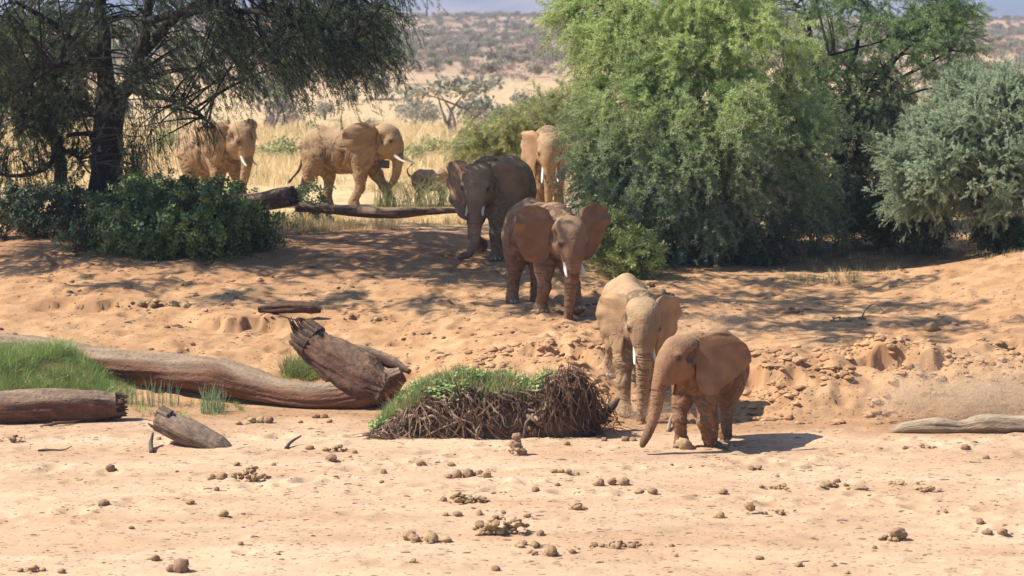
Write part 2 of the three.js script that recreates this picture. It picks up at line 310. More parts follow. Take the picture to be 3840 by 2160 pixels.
class Field {
  constructor() { this.s = []; this.act = this.s; }
  cull(x, y, z, half) { const e = this.s.map((s) => this.one(s, x, y, z)), m = Math.min(...e.filter((v, i) => !this.s[i].neg)); return this.s.filter((s, i) => e[i] < m + half * 2.6 + s.k * 1.5 + 0.02); }
  cap(a, b, r1, r2, k, w) { const d = b.clone().sub(a); this.s.push({ t: 0, a, d, l2: Math.max(1e-8, d.lengthSq()), r1, r2, k, w }); return this; }
  ell(c, r, k, w, q) { this.s.push({ t: 1, c, r, k, w, q: q ? q.clone().invert() : null, m: Math.min(r.x, r.y, r.z) }); return this; }
  one(s, x, y, z) {
    if (s.t === 0) {
      const px = x - s.a.x, py = y - s.a.y, pz = z - s.a.z, d = s.d, h = clamp((px * d.x + py * d.y + pz * d.z) / s.l2), ex = px - d.x * h, ey = py - d.y * h, ez = pz - d.z * h;
      s.h = h; return Math.sqrt(ex * ex + ey * ey + ez * ez) - (s.r1 + (s.r2 - s.r1) * h);
    }
    let px = x - s.c.x, py = y - s.c.y, pz = z - s.c.z;
    if (s.q) { const v = tmp.set(px, py, pz).applyQuaternion(s.q); px = v.x; py = v.y; pz = v.z; }
    const ax = px / s.r.x, ay = py / s.r.y, az = pz / s.r.z, k0 = Math.sqrt(ax * ax + ay * ay + az * az);
    if (k0 < 1e-4) return -s.m;
    const gx = ax / s.r.x, gy = ay / s.r.y, gz = az / s.r.z, k1 = Math.sqrt(gx * gx + gy * gy + gz * gz);
    return k0 * (k0 - 1) / k1;
  }
  at(x, y, z) {
    let d = 1e9;
    for (const s of this.act) { const e = this.one(s, x, y, z), k = s.k; if (s.neg) { const f = -e; if (f > d - k) { if (f >= d + k) d = f; else { const h = 0.5 + 0.5 * (f - d) / k; d = d + (f - d) * h + k * h * (1 - h); } } continue; } if (e >= d + k) continue; if (e <= d - k) { d = e; continue; } const h = 0.5 + 0.5 * (d - e) / k; d = d + (e - d) * h - k * h * (1 - h); }
    return d;
  }
  // the capsule of a given kind that lies nearest, and how far along it
  near(x, y, z) { let best = null, bd = 1e9; for (const s of this.s) { if (s.neg) continue; const e = this.one(s, x, y, z); if (e < bd) { bd = e; best = s; } } return best; }
}
const tmp = V(0, 0, 0);
const ivory = std({ color: new THREE.Color().setRGB(0.74, 0.68, 0.55), roughness: 0.45 });
const eyeMat = std({ color: new THREE.Color().setRGB(0.015, 0.010, 0.008), roughness: 0.15 });
const hairMat = std({ color: new THREE.Color().setRGB(0.03, 0.024, 0.02), roughness: 0.8 });
const nailMat = std({ color: new THREE.Color().setRGB(0.36, 0.28, 0.20), roughness: 0.6 });
const skinBump = dataTexture(512, 512, (u, v) => { const a = Math.abs(tnoise(u, v, 26, 3) - 0.5), b = Math.abs(tnoise(u, v, 52, 8) - 0.5), c = Math.abs(tnoise(u + 0.15 * tnoise(u, v, 8, 1), v, 16, 5) - 0.5); return clamp(0.25 + 0.7 * a + 0.5 * b + 0.6 * c); });
const skinMap = dataTexture(512, 512, (u, v) => 0.86 + 0.22 * (tfbm(u, v, 10, 5, 6) - 0.5) + 0.12 * (tnoise(u, v, 120, 2) - 0.5));
skinMap.colorSpace = THREE.NoColorSpace;
const skinMat = std({ vertexColors: true, map: skinMap, bumpMap: skinBump, bumpScale: 0.006, roughness: 0.85 });
const EAR = curve([[0, 0.10], [0.05, 0.148], [0.13, 0.172], [0.25, 0.165], [0.355, 0.115], [0.425, 0.03], [0.435, -0.06], [0.395, -0.15], [0.325, -0.23], [0.25, -0.31], [0.175, -0.395], [0.115, -0.43], [0.06, -0.385], [0.02, -0.26], [0, -0.15]].map(([a, b]) => V(a, b, 0)), 60);
function earGeometry(e, side, toBody, H, color, pitch = 0) {             // e: spread, rot, size, fold, tilt
  const g = new Geo(), nu = 60, nr = 16, th = 0.006;
  const S = e.spread * DEG, rot = ((e.rot ?? 0) + pitch) * DEG, size = e.size ?? 1, out = V(-Math.cos(S), 0, side * Math.sin(S)), front = V(Math.sin(S), 0, side * Math.cos(S));
  const tilt = (e.tilt ?? 0) * DEG, upv = V(0, 1, 0).applyAxisAngle(out, tilt * side), frontv = front.clone().applyAxisAngle(out, tilt * side);
  const tall = e.tall ?? 1;
  const put = (t, r, layer) => {
    const o = EAR[t].clone().multiplyScalar(1 + 0.035 * noise(t * 0.33, side * 3, e.ph ?? 0) + 0.02 * noise(t * 1.1, side * 5, e.ph ?? 0)), a = V(0, lerp(0.10, -0.15, t / nu), 0);
    let u = lerp(a.x, o.x, r) * size, v = lerp(a.y, o.y, r) * size * tall; const ang = rot * smooth(0, 0.16, u) ;
    const u2 = u * Math.cos(ang) - v * Math.sin(ang), v2 = u * Math.sin(ang) + v * Math.cos(ang); u = u2; v = v2;
    const edge = smooth(0.6, 1, r), f = r * r;
    let w = (e.bowl ?? 0.06) * Math.sin(Math.min(1, u / 0.45) * Math.PI) - (e.fold ?? 0.05) * smooth(0.06, 0.17, v) * r - (e.curl ?? 0) * f;
    w += 0.012 * edge * Math.sin(t * 0.75 + (e.ph ?? 0)) + 0.02 * f * noise(u * 6, v * 7, side * 3 + (e.ph ?? 0)) + (e.ripple ?? 0.006) * smooth(0.25, 0.8, r) * ridge(t * 0.22, r * 0.8, 2 + side);
    w += layer * th * (1 - 0.75 * smooth(0.8, 1, r));
    return V(-0.03, 0.055 + (e.up ?? 0), side * 0.125).addScaledVector(out, u - 0.02).addScaledVector(upv, v).addScaledVector(frontv, w + 0.012);
  };
  for (const layer of [1, -1]) {
    const base = g.p.length / 3;
    for (let t = 0; t <= nu; t++) for (let r = 0; r <= nr; r++) { const p = toBody(put(t, r / nr, layer)); const q = color(p, r / nr); g.v(p.x * H, p.y * H, p.z * H, q, (p.x + p.z) * H * 0.9, (p.y + p.z * 0.5) * H * 0.9); }
    for (let t = 0; t < nu; t++) for (let r = 0; r < nr; r++) { const a = base + t * (nr + 1) + r; layer * side > 0 ? g.q(a, a + nr + 1, a + nr + 2, a + 1) : g.q(a, a + 1, a + nr + 2, a + nr + 1); }
  }
  const M = (nu + 1) * (nr + 1);
  for (let t = 0; t < nu; t++) { const a = t * (nr + 1) + nr, b = a + M; side > 0 ? g.q(a, a + nr + 1, b + nr + 1, b) : g.q(a, b, b + nr + 1, a + nr + 1); }
  return g.build();
}
function elephant(o) {
  const { H, label } = o, pos = o.at ?? onGround(o.foot[0], o.foot[1]);
  const root = thing('elephant', label, 'elephant', pos, o.theta * DEG, 'elephants of the herd walking down to the riverbed');
  const F = new Field(), q0 = root.quaternion.clone(), inv = 1 / H;
  const groundLocal = (x, z) => { const w = V(x * H, 0, z * H).applyQuaternion(q0).add(pos); return (top(w.x, w.z) - pos.y) * inv; };
  // the trunk of the body leans with the slope
  const pitch = o.pitch ?? Math.atan2(groundLocal(0.3, 0) - groundLocal(-0.3, 0), 0.6) / DEG * 0.8;
  const bq = new THREE.Quaternion().setFromAxisAngle(V(0, 0, 1), pitch * DEG), lift = (groundLocal(0.3, 0) + groundLocal(-0.3, 0)) / 2 + (o.lift ?? 0);
  const bp = (x, y, z = 0) => V(x, y - 0.5, z).applyQuaternion(bq).add(V(0, 0.5 + lift, 0));
  const fat = o.fat ?? 1;
  const bl = (x, y, rx, ry, rz, k) => F.ell(bp(x, y), V(rx, ry, rz * fat), k, 'body', bq);
  bl(-0.02, 0.68, 0.40, 0.262, 0.235, 0.05);
  bl(0.25, 0.71, 0.22, 0.265, 0.195, 0.09);
  bl(-0.32, 0.70, 0.21, 0.245, 0.195, 0.09);
  F.cap(bp(0.24, 0.90), bp(0.02, 0.88), 0.06, 0.055, 0.10, 'body').cap(bp(0.02, 0.88), bp(-0.27, 0.91), 0.055, 0.05, 0.08, 'body').cap(bp(-0.27, 0.91), bp(-0.50, 0.76), 0.05, 0.035, 0.08, 'body');
  F.cap(bp(0.40, 0.62), bp(0.10, 0.47), 0.10, 0.07, 0.08, 'body').cap(bp(-0.30, 0.47), bp(-0.05, 0.46), 0.07, 0.06, 0.10, 'body');
  // legs
  const nails = [];
  for (const [key, front, side] of [['fl', 1, -1], ['fr', 1, 1], ['hl', 0, -1], ['hr', 0, 1]]) {
    const L = { x: 0, z: 0, up: 0, pitch: 0, ...(o.legs?.[key] ?? {}) };
    const hip = front ? bp(0.27, 0.58, side * 0.115) : bp(-0.31, 0.60, side * 0.105);
    const fx = (front ? 0.275 : -0.335) + L.x, fz = side * 0.118 + L.z, fy = groundLocal(fx, fz) + L.up - (L.up ? 0 : 0.006);
    const fp = L.pitch * DEG, fq = new THREE.Quaternion().setFromAxisAngle(V(0, 0, 1), fp);
    const ankle = V(fx, fy, fz).add(V(0, 0.085, 0).applyQuaternion(fq));
    let l1 = front ? 0.355 : 0.265, l2 = front ? 0.17 : 0.275; const d = ankle.clone().sub(hip), dist = d.length();
    if (dist > (l1 + l2) * 0.998) { const s = dist / ((l1 + l2) * 0.998); l1 *= s; l2 *= s; }
    const ca = clamp((l1 * l1 + dist * dist - l2 * l2) / (2 * l1 * dist), -1, 1), dn = d.clone().normalize();
    const fwd = V(1, 0, L.bendZ ?? 0).addScaledVector(dn, -dn.dot(V(1, 0, L.bendZ ?? 0))).normalize();
    const knee = hip.clone().addScaledVector(dn, l1 * ca).addScaledVector(fwd, l1 * Math.sqrt(1 - ca * ca));
    const A = o.thick ?? 0.86, m = hip.clone().lerp(knee, front ? 0.55 : 0.5);
    if (front) {
      F.ell(bp(0.27, 0.68, side * 0.11), V(0.125, 0.20, 0.085), 0.09, 'leg', bq);
      F.cap(hip, m, 0.115 * A, 0.092 * A, 0.09, 'leg').cap(m, knee, 0.092 * A, 0.069 * A, 0.05, 'leg').cap(knee, ankle, 0.070 * A, 0.064 * A, 0.03, 'leg');
    } else {
      F.ell(bp(-0.31, 0.66, side * 0.10), V(0.17, 0.22, 0.095), 0.09, 'leg', bq);
      F.cap(hip, m, 0.15 * A, 0.122 * A, 0.10, 'leg').cap(m, knee, 0.122 * A, 0.086 * A, 0.06, 'leg').cap(knee, ankle, 0.082 * A, 0.058 * A, 0.04, 'leg');
      F.cap(knee.clone().lerp(ankle, 0.6).add(V(-0.022, 0, 0)), ankle.clone().add(V(-0.015, 0, 0)), 0.055 * A, 0.055 * A, 0.03, 'leg');
    }
    const sole = (x, y, z = 0) => V(fx, fy, fz).add(V(x, y, z).applyQuaternion(fq)), fr = (front ? 0.079 : 0.071) * A;
    F.ell(sole(0.008, 0.03), V(fr * 1.1, 0.040, fr), 0.03, 'foot', fq).ell(sole(0.0, 0.06), V(fr * 0.98, 0.055, fr * 0.92), 0.03, 'foot', fq);
    for (let k = 0; k < (front ? 4 : 3); k++) { const a = (k - (front ? 1.5 : 1)) * 0.62; nails.push([sole(0.008 + Math.cos(a) * fr * 1.03, 0.024, Math.sin(a) * fr * 0.95), a, fq]); }
  }
  // head, in a frame of its own at the neck
  const hd = { yaw: 0, pitch: 0, roll: 0, dx: 0, dy: 0, ...(o.head ?? {}) };
  const hq = new THREE.Quaternion().setFromEuler(new THREE.Euler(hd.roll * DEG, hd.yaw * DEG, hd.pitch * DEG, 'YZX')), hO = bp(0.50 + hd.dx, 0.80 + hd.dy), hs = o.headSize ?? 1;
  const hp = (x, y, z = 0) => V(x, y, z).multiplyScalar(hs).applyQuaternion(hq).add(hO);
  F.cap(bp(0.30, 0.78), hp(0.02, 0.03), 0.19, 0.15, 0.10, 'neck').cap(bp(0.36, 0.64), hp(0.06, -0.10), 0.13, 0.08, 0.08, 'neck');
  const he = (x, y, z, rx, ry, rz, k = 0.05) => F.ell(hp(x, y, z), V(rx, ry, rz).multiplyScalar(hs), k, 'head', hq);
  he(0.075, 0.065, 0, 0.155, 0.135, 0.135);
  for (const s of [1, -1]) { he(0.045, 0.12, s * 0.05, 0.115, 0.085, 0.075, 0.06); he(0.155, 0.025, s * 0.095, 0.05, 0.05, 0.045, 0.05); he(0.07, -0.055, s * 0.08, 0.10, 0.09, 0.058, 0.06); he(0.19, -0.13, s * 0.054, 0.05, 0.075, 0.038, 0.04); }
  he(0.165, 0.01, 0, 0.08, 0.15, 0.085, 0.06); for (const s of [1, -1]) he(0.165, 0.036, s * 0.118, 0.035, 0.016, 0.020, 0.02);
  for (const s of [1, -1]) { he(0.075, 0.035, s * 0.175, 0.05, 0.055, 0.05, 0.04); F.s[F.s.length - 1].neg = 1; }
  F.cap(hp(0.06, -0.13), hp(0.175, -0.215), 0.075 * hs, 0.032 * hs, 0.05, 'head');
  // trunk of the elephant: a chain of tapering links, each with its angle from straight down (forward, sideways)
  const T = [hp(0.175, 0.0), hp(0.205, -0.10)]; const seg = (o.trunkLen ?? 0.70) / o.trunk.length;
  for (const [a, b] of o.trunk) { const f = a * DEG, s = b * DEG; T.push(T[T.length - 1].clone().add(V(Math.sin(f) * Math.cos(s), -Math.cos(f) * Math.cos(s), Math.sin(s)).multiplyScalar(seg * hs).applyQuaternion(o.trunkFree ? bq : hq))); }
  const tp = curve(T, 26);
  let run = 0; const tl = tp.reduce((s, p, i) => i ? s + p.distanceTo(tp[i - 1]) : 0, 0);
  for (let i = 1; i < tp.length; i++) {
    const t0 = run / tl; run += tp[i].distanceTo(tp[i - 1]); const t1 = run / tl, rad = (t) => hs * (o.trunkThick ?? 1) * (t < 0.30 ? lerp(0.092, 0.066, t / 0.30) : lerp(0.067, 0.028, Math.pow((t - 0.30) / 0.70, 0.85)));
    F.cap(tp[i - 1], tp[i], rad(t0), rad(t1), i < 4 ? 0.04 : 0.014, 'trunk'); const s = F.s[F.s.length - 1]; s.v0 = run - s.d.length(); s.len = s.d.length(); s.t0 = t0;
  }
  // tail
  const tail = curve((o.tail ?? [[-0.03, -0.10], [-0.02, -0.14], [0, -0.14]]).reduce((a, [x, y, z]) => { a.push(a[a.length - 1].clone().add(V(x, y, z ?? 0))); return a; }, [bp(-0.50, 0.76)]), 10);
  for (let i = 1; i < tail.length; i++) F.cap(tail[i - 1], tail[i], lerp(0.032, 0.011, (i - 1) / 10), lerp(0.032, 0.011, i / 10), i < 3 ? 0.03 : 0.008, 'tail');
  const eyeAt = [1, -1].map((s) => hp(0.178, 0.008, s * 0.126));
  // mesh it
  const lo = [1e9, 1e9, 1e9], hi = [-1e9, -1e9, -1e9];
  for (const s of F.s) { const pts = s.t ? [s.c] : [s.a, s.a.clone().add(s.d)], r = s.t ? Math.max(s.r.x, s.r.y, s.r.z) : Math.max(s.r1, s.r2); for (const p of pts) ['x', 'y', 'z'].forEach((k, i) => { lo[i] = Math.min(lo[i], p[k] - r); hi[i] = Math.max(hi[i], p[k] + r); }); }
  const cell = o.cell * 1.07 / H; for (let k = 0; k < 3; k++) { lo[k] -= cell * 3; hi[k] += cell * 3; }
  const net = surfaceNet(F, lo, hi, cell);
  const n = net.pos.length / 3, pos2 = new Float32Array(n * 3), col = new Float32Array(n * 3), uv = new Float32Array(n * 2);
  const [R, G, Bc] = o.color, up = V(0, 0, 0), so = o.seedNo ?? 1;
  const D = o.dust ?? [0.48, 0.32, 0.175], dustAmt = o.dustAmount ?? 0.6, W = o.wrinkle ?? 1;
  const shade = (x, y, z, ny, w, t) => {
    const n1 = fbm(x * 4 + so * 9, y * 4, z * 4, 3), n2 = noise(x * 17, y * 17 + so, z * 17);
    const dust = clamp(dustAmt * (smooth(-0.25, 0.85, ny) + 0.55 * n1 + 0.12)) * (w === 'trunk' ? 1 - 0.6 * smooth(0.5, 1, t) : 1);
    const k = 1 + 0.45 * n1 + 0.14 * n2, dk = w === 'trunk' ? 1 - 0.45 * smooth(0.55, 1, t) : w === 'tail' ? 0.6 : w === 'foot' ? 0.95 : 1;
    return [lerp(R * k * dk, D[0], dust), lerp(G * k * dk, D[1], dust), lerp(Bc * k * dk, D[2], dust)];
  };
  for (let i = 0; i < n; i++) {
    const x = net.pos[i * 3], y = net.pos[i * 3 + 1], z = net.pos[i * 3 + 2];
    const gx = net.nor[i * 3], gy = net.nor[i * 3 + 1], gz = net.nor[i * 3 + 2];
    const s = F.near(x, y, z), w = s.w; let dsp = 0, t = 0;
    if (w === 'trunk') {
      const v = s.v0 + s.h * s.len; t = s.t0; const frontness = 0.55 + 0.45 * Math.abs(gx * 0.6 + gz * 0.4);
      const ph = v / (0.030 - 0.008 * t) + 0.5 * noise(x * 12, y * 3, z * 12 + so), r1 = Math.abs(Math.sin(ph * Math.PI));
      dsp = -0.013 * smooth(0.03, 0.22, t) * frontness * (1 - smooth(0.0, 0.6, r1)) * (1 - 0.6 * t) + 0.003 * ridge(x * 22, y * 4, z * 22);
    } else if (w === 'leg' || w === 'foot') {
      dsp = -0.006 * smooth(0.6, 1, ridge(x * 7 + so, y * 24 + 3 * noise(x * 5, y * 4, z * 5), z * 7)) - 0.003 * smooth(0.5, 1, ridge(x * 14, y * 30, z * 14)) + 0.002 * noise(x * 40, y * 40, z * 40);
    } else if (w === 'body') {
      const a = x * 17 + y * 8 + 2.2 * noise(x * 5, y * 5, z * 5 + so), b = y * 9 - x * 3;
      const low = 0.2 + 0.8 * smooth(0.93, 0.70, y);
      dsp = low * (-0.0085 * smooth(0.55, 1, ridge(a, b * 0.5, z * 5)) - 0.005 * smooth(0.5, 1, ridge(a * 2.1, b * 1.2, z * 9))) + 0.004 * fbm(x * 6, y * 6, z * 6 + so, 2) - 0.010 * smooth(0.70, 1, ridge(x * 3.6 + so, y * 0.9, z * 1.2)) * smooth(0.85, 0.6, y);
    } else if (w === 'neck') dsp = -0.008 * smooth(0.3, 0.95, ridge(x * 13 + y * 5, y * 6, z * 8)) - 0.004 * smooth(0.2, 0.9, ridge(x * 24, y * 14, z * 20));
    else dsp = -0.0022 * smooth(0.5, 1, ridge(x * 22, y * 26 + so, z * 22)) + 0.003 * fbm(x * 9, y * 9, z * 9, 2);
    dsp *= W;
    pos2[i * 3] = (x + gx * dsp) * H; pos2[i * 3 + 1] = (y + gy * dsp) * H; pos2[i * 3 + 2] = (z + gz * dsp) * H;
    const eyeD = w === 'head' ? Math.min(...eyeAt.map((q) => Math.hypot(q.x - x, q.y - y, q.z - z))) : 1, ring_ = 1 - 0.55 * smooth(0.048, 0.018, eyeD);
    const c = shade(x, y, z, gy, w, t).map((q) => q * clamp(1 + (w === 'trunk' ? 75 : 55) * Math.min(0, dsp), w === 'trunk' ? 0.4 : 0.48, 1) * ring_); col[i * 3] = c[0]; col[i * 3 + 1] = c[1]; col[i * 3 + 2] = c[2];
    uv[i * 2] = (x + z) * H * 0.9; uv[i * 2 + 1] = (y + z * 0.5) * H * 0.9;
  }
  const g = new THREE.BufferGeometry();
  g.setAttribute('position', new THREE.BufferAttribute(pos2, 3)); g.setAttribute('color', new THREE.BufferAttribute(col, 3)); g.setAttribute('uv', new THREE.BufferAttribute(uv, 2)); g.setIndex(net.idx); g.computeVertexNormals();
  const earColor = (p, r) => { const c = shade(p.x, p.y, p.z, 0.2, 'ear', 0), m = 1 + 0.25 * noise(p.x * 9, p.y * 9, p.z * 9 + so); const f = o.earTint ?? 1; return [c[0] * f * m, c[1] * f * m * 0.97, c[2] * f * m * 0.94]; };
  const ears = [[o.earL, -1], [o.earR, 1]].map(([e2, side]) => earGeometry(e2, side, (p) => hp(p.x, p.y, p.z), H, earColor, hd.pitch));
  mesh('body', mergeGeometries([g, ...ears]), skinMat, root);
  // eyes, tusks, nails, tail hair
  for (const s of [1, -1]) {
    const eg = new THREE.SphereGeometry(0.0155 * H * hs, 12, 8); const em = mesh('eye', eg, eyeMat, root); em.position.copy(hp(0.178, 0.008, s * 0.126)).multiplyScalar(H);
  }
  (o.tusks ?? [[0.2, 0], [0.2, 0]]).forEach(([len, flare, fwd = 0.45], i) => {
    if (!len) return; const s = i ? 1 : -1, a = hp(0.20, -0.145, s * 0.066), pts = [a];
    for (let k = 1; k <= 6; k++) { const t = k / 6; pts.push(hp(0.20 + len * t * (fwd + 0.30 * t), -0.145 - len * t * (0.95 - 0.35 * t), s * (0.066 + len * (flare + 0.12) * t))); }
    mesh('tusk', new Geo().tube(curve(pts, 14).map((p) => p.multiplyScalar(H)), [...Array(15).keys()].map((k) => H * hs * lerp(0.023, 0.007, (k / 14) ** 1.3)), 10).build(), ivory, root);
  });
  const ng = new THREE.SphereGeometry(0.019 * H, 8, 6); ng.scale(0.45, 0.9, 1);
  for (const [p, a, fq] of nails) { const nm = mesh('toenail', ng, nailMat, root); nm.position.copy(p).multiplyScalar(H); nm.quaternion.copy(fq).multiply(new THREE.Quaternion().setFromAxisAngle(V(0, 1, 0), -a)); }
  {
    const end = tail[10], dir = end.clone().sub(tail[8]).normalize(), hg = new Geo(); reseed(so * 77);
    for (let k = 0; k < 46; k++) { const s = tail[10].clone().addScaledVector(dir, -rr(0, 0.05)), b = s.clone().addScaledVector(dir, rr(0.04, 0.11)).add(V(gauss(), gauss(), gauss()).multiplyScalar(0.016)); hg.tube([s, s.clone().lerp(b, 0.5).add(V(gauss(), gauss(), gauss()).multiplyScalar(0.004)), b].map((p) => p.multiplyScalar(H)), [0.0035 * H, 0.003 * H, 0.001 * H], 4); }
    mesh('tail_tuft', hg.build(), hairMat, root);
  }
  o.extra?.(root, { hp, bp, H });
  return root;
}
const TAN = [0.35, 0.205, 0.10], RED = [0.25, 0.112, 0.048], DARK = [0.31, 0.195, 0.120];
elephant({ label: 'young tuskless elephant in front, nearest the camera, ear flat, one foreleg lifted', H: 1.95, theta: 243, foot: [708, 442], cell: 0.015, seedNo: 1, color: RED, dustAmount: 0.36, earTint: 0.95,
  head: { yaw: -30, pitch: 12, dy: -0.03, dx: 0.01 }, trunk: [[10, 0], [5, 0], [0, 0], [0, 0], [5, 2], [12, 4], [18, 4]], trunkLen: 0.67,
  legs: { fr: { x: 0.04 }, fl: { x: -0.07, up: 0.10, pitch: -72 }, hl: { x: 0.20, up: 0.02, pitch: -28 }, hr: { x: -0.06 } },
  earL: { spread: 16, rot: -8, size: 1.12, up: 0.065, tall: 0.80, ph: 1, fold: 0.04, bowl: 0.03 }, earR: { spread: 25, size: 1.06, tall: 0.86, ph: 2 }, tusks: [[0], [0]], tail: [[-0.035, -0.10], [-0.01, -0.13], [0.0, -0.12]] });
elephant({ label: 'dusty tan elephant facing the camera behind the young one, two short tusks, ears back', H: 2.17, theta: 277, foot: [630, 393], cell: 0.016, seedNo: 2, color: TAN, dustAmount: 0.75,
  head: { yaw: -2, pitch: -20, dy: -0.01 }, trunk: [[16, 0], [14, 0], [12, 0], [12, 0], [12, 2], [16, 4], [26, 6]], trunkLen: 0.76,
  legs: { fr: { x: 0.12 }, fl: { x: -0.05 }, hl: { x: -0.04 }, hr: { x: 0.0 } },
  earL: { spread: 38, size: 0.98, tall: 0.94, ph: 4, bowl: 0.03 }, earR: { spread: 27, size: 1.0, tall: 0.98, ph: 3, bowl: 0.03 }, tusks: [[0.15, 0.05], [0.17, 0.0]] });
elephant({ label: 'brown elephant with both ears spread wide, stepping down the bank in tree shade', H: 2.28, theta: 295, foot: [541, 306], cell: 0.018, seedNo: 3, color: [0.225, 0.115, 0.06], dustAmount: 0.34, earTint: 0.9,
  head: { yaw: -2, pitch: -18, dy: -0.09 }, trunk: [[8, 0], [8, 0], [8, 0], [8, 0], [8, 0], [4, 0], [2, 0]], trunkLen: 0.72,
  legs: { fr: { x: -0.03 }, fl: { x: 0.27, up: 0.03, pitch: 28 }, hl: { x: -0.02 }, hr: { x: -0.04 } },
  earL: { spread: 80, rot: 44, size: 0.88, tall: 0.92, ph: 5, bowl: -0.03 }, earR: { spread: 84, rot: 42, size: 0.92, tall: 0.9, ph: 6, bowl: -0.03 }, tusks: [[0.17, 0.12], [0.17, 0.04]], tail: [[-0.05, -0.12], [-0.03, -0.16], [-0.03, -0.14]] });
elephant({ label: 'dark elephant walking in full tree shade with trunk tip curled sideways', H: 2.45, theta: 246, foot: [500, 256], cell: 0.020, seedNo: 4, color: DARK, dustAmount: 0.22,
  head: { yaw: 14, pitch: -16, dy: -0.05 }, trunk: [[5, 0], [4, 2], [4, 2], [4, 4], [6, 8], [20, 34], [66, 62]], trunkLen: 0.64,
  legs: { fl: { x: 0.06 }, fr: { x: -0.12, up: 0.10, pitch: -72 }, hl: { x: -0.02, up: 0.02, pitch: -25 }, hr: { x: 0.05 } },
  earL: { spread: 52, size: 1.06, rot: -4, tall: 0.95, ph: 7, bowl: 0.03 }, earR: { spread: 34, size: 1.0, ph: 8 }, tusks: [[0.13, 0.02], [0.13, 0.02]] });
elephant({ label: 'tan elephant half hidden by the big green bush, facing the camera, one long tusk showing', H: 2.5, theta: 268, foot: [549, 207], cell: 0.024, seedNo: 5, color: TAN, dustAmount: 0.6,
  head: { yaw: 6, pitch: -18, dy: -0.08 }, trunk: [[10, 0], [10, 0], [10, 0], [10, 0], [8, 0], [4, 0], [0, 0]], trunkLen: 0.70,
  earL: { spread: 30, size: 1.0, ph: 9 }, earR: { spread: 22, size: 1.0, rot: 0, ph: 10 }, tusks: [[0.22, 0.02], [0.24, 0.02]] });
elephant({ label: 'tan elephant striding right in open grass wearing a tracking collar', H: 2.5, theta: -14, foot: [343, 206], cell: 0.022, seedNo: 6, color: TAN, dustAmount: 0.55,
  head: { yaw: -6, pitch: -2 }, trunk: [[10, 0], [2, 0], [-2, 0], [-10, 0], [-22, 0], [-32, 0], [-40, 0]], trunkLen: 0.53,
  legs: { fr: { x: -0.10 }, fl: { x: 0.30 }, hr: { x: -0.24, up: 0.02, pitch: -25 }, hl: { x: 0.10 } },
  earR: { spread: 40, size: 1.02, tall: 0.92, rot: 6, ph: 11, ripple: 0.014 }, earL: { spread: 25, size: 0.98, tall: 0.9, ph: 12 }, tusks: [[0.17, 0.12, 0.9], [0.15, 0.04, 0.8]], tail: [[-0.02, -0.16], [-0.05, -0.16], [-0.09, -0.11]],
  extra: (root, { hp, bp, H }) => {
    const pts = []; for (let k = 0; k <= 32; k++) { const a = k / 32 * Math.PI * 2; pts.push(bp(0.42 + 0.03 * Math.cos(a), 0.755 + 0.215 * Math.cos(a), 0.20 * Math.sin(a)).multiplyScalar(H)); }
    const c = mesh('tracking_collar', new Geo().tube(pts, pts.map(() => 0.035), 8, { flat: 0.35, cap: false }).build(), std({ color: new THREE.Color().setRGB(0.10, 0.085, 0.06), roughness: 0.8 }), root);
    const b = new THREE.BoxGeometry(0.30, 0.24, 0.2, 2, 2, 2); const m = mesh('collar_box', b, std({ color: new THREE.Color().setRGB(0.07, 0.06, 0.045), roughness: 0.7 }), c); m.position.copy(bp(0.53, 0.52).multiplyScalar(H)); m.rotation.z = -0.06;
  } });
elephant({ label: 'tan elephant partly behind the left tree branches, leftmost of the herd', H: 2.6, theta: -48, foot: [212, 206], cell: 0.024, seedNo: 7, color: TAN, dustAmount: 0.6,
  head: { yaw: 8, pitch: -12 }, trunk: [[12, 0], [6, 0], [2, 0], [-4, 0], [-8, 0], [-16, 0], [-26, 0]], trunkLen: 0.56,
  legs: { fr: { x: -0.05 }, fl: { x: 0.20 } },
  earR: { spread: 22, size: 1.0, tall: 0.85, ph: 13 }, earL: { spread: 62, rot: 10, size: 1.0, ph: 14 }, tusks: [[0.16, 0], [0.16, 0]] });
elephant({ label: 'small grey elephant calf behind tall grass with its tail raised', H: 1.16, theta: -10, foot: [431, 206], cell: 0.020, seedNo: 8, color: [0.42, 0.29, 0.18], dustAmount: 0.6, wrinkle: 0.8, headSize: 1.05,
  head: { yaw: -4, pitch: -14, dy: -0.08 }, trunk: [[14, 0], [14, 0], [10, 0], [8, 0], [4, 0]], trunkLen: 0.55,
  earR: { spread: 20, size: 0.85, tall: 0.9, ph: 15 }, earL: { spread: 20, size: 0.85, ph: 16 }, tusks: [[0], [0]], tail: [[-0.10, 0.06], [-0.04, 0.14], [0.10, 0.12]] });
// ---------------------------------------------------------------- leaves, twigs, trees and shrubs
const M4 = new THREE.Matrix4(), Q4 = new THREE.Quaternion(), S4 = V(1, 1, 1), UPV = V(0, 1, 0);
function leafQuad(g, base, dir, side, len, wid, c) {         // a pointed leaf of two triangles
  const m = base.clone().addScaledVector(dir, len * 0.5), e = base.clone().addScaledVector(dir, len);
  const a = g.v(base.x, base.y, base.z, c), b = g.v(m.x + side.x * wid, m.y + side.y * wid, m.z + side.z * wid, c), d = g.v(m.x - side.x * wid, m.y - side.y * wid, m.z - side.z * wid, c), t = g.v(e.x, e.y, e.z, c);
  g.f(a, b, t); g.f(a, t, d);
}
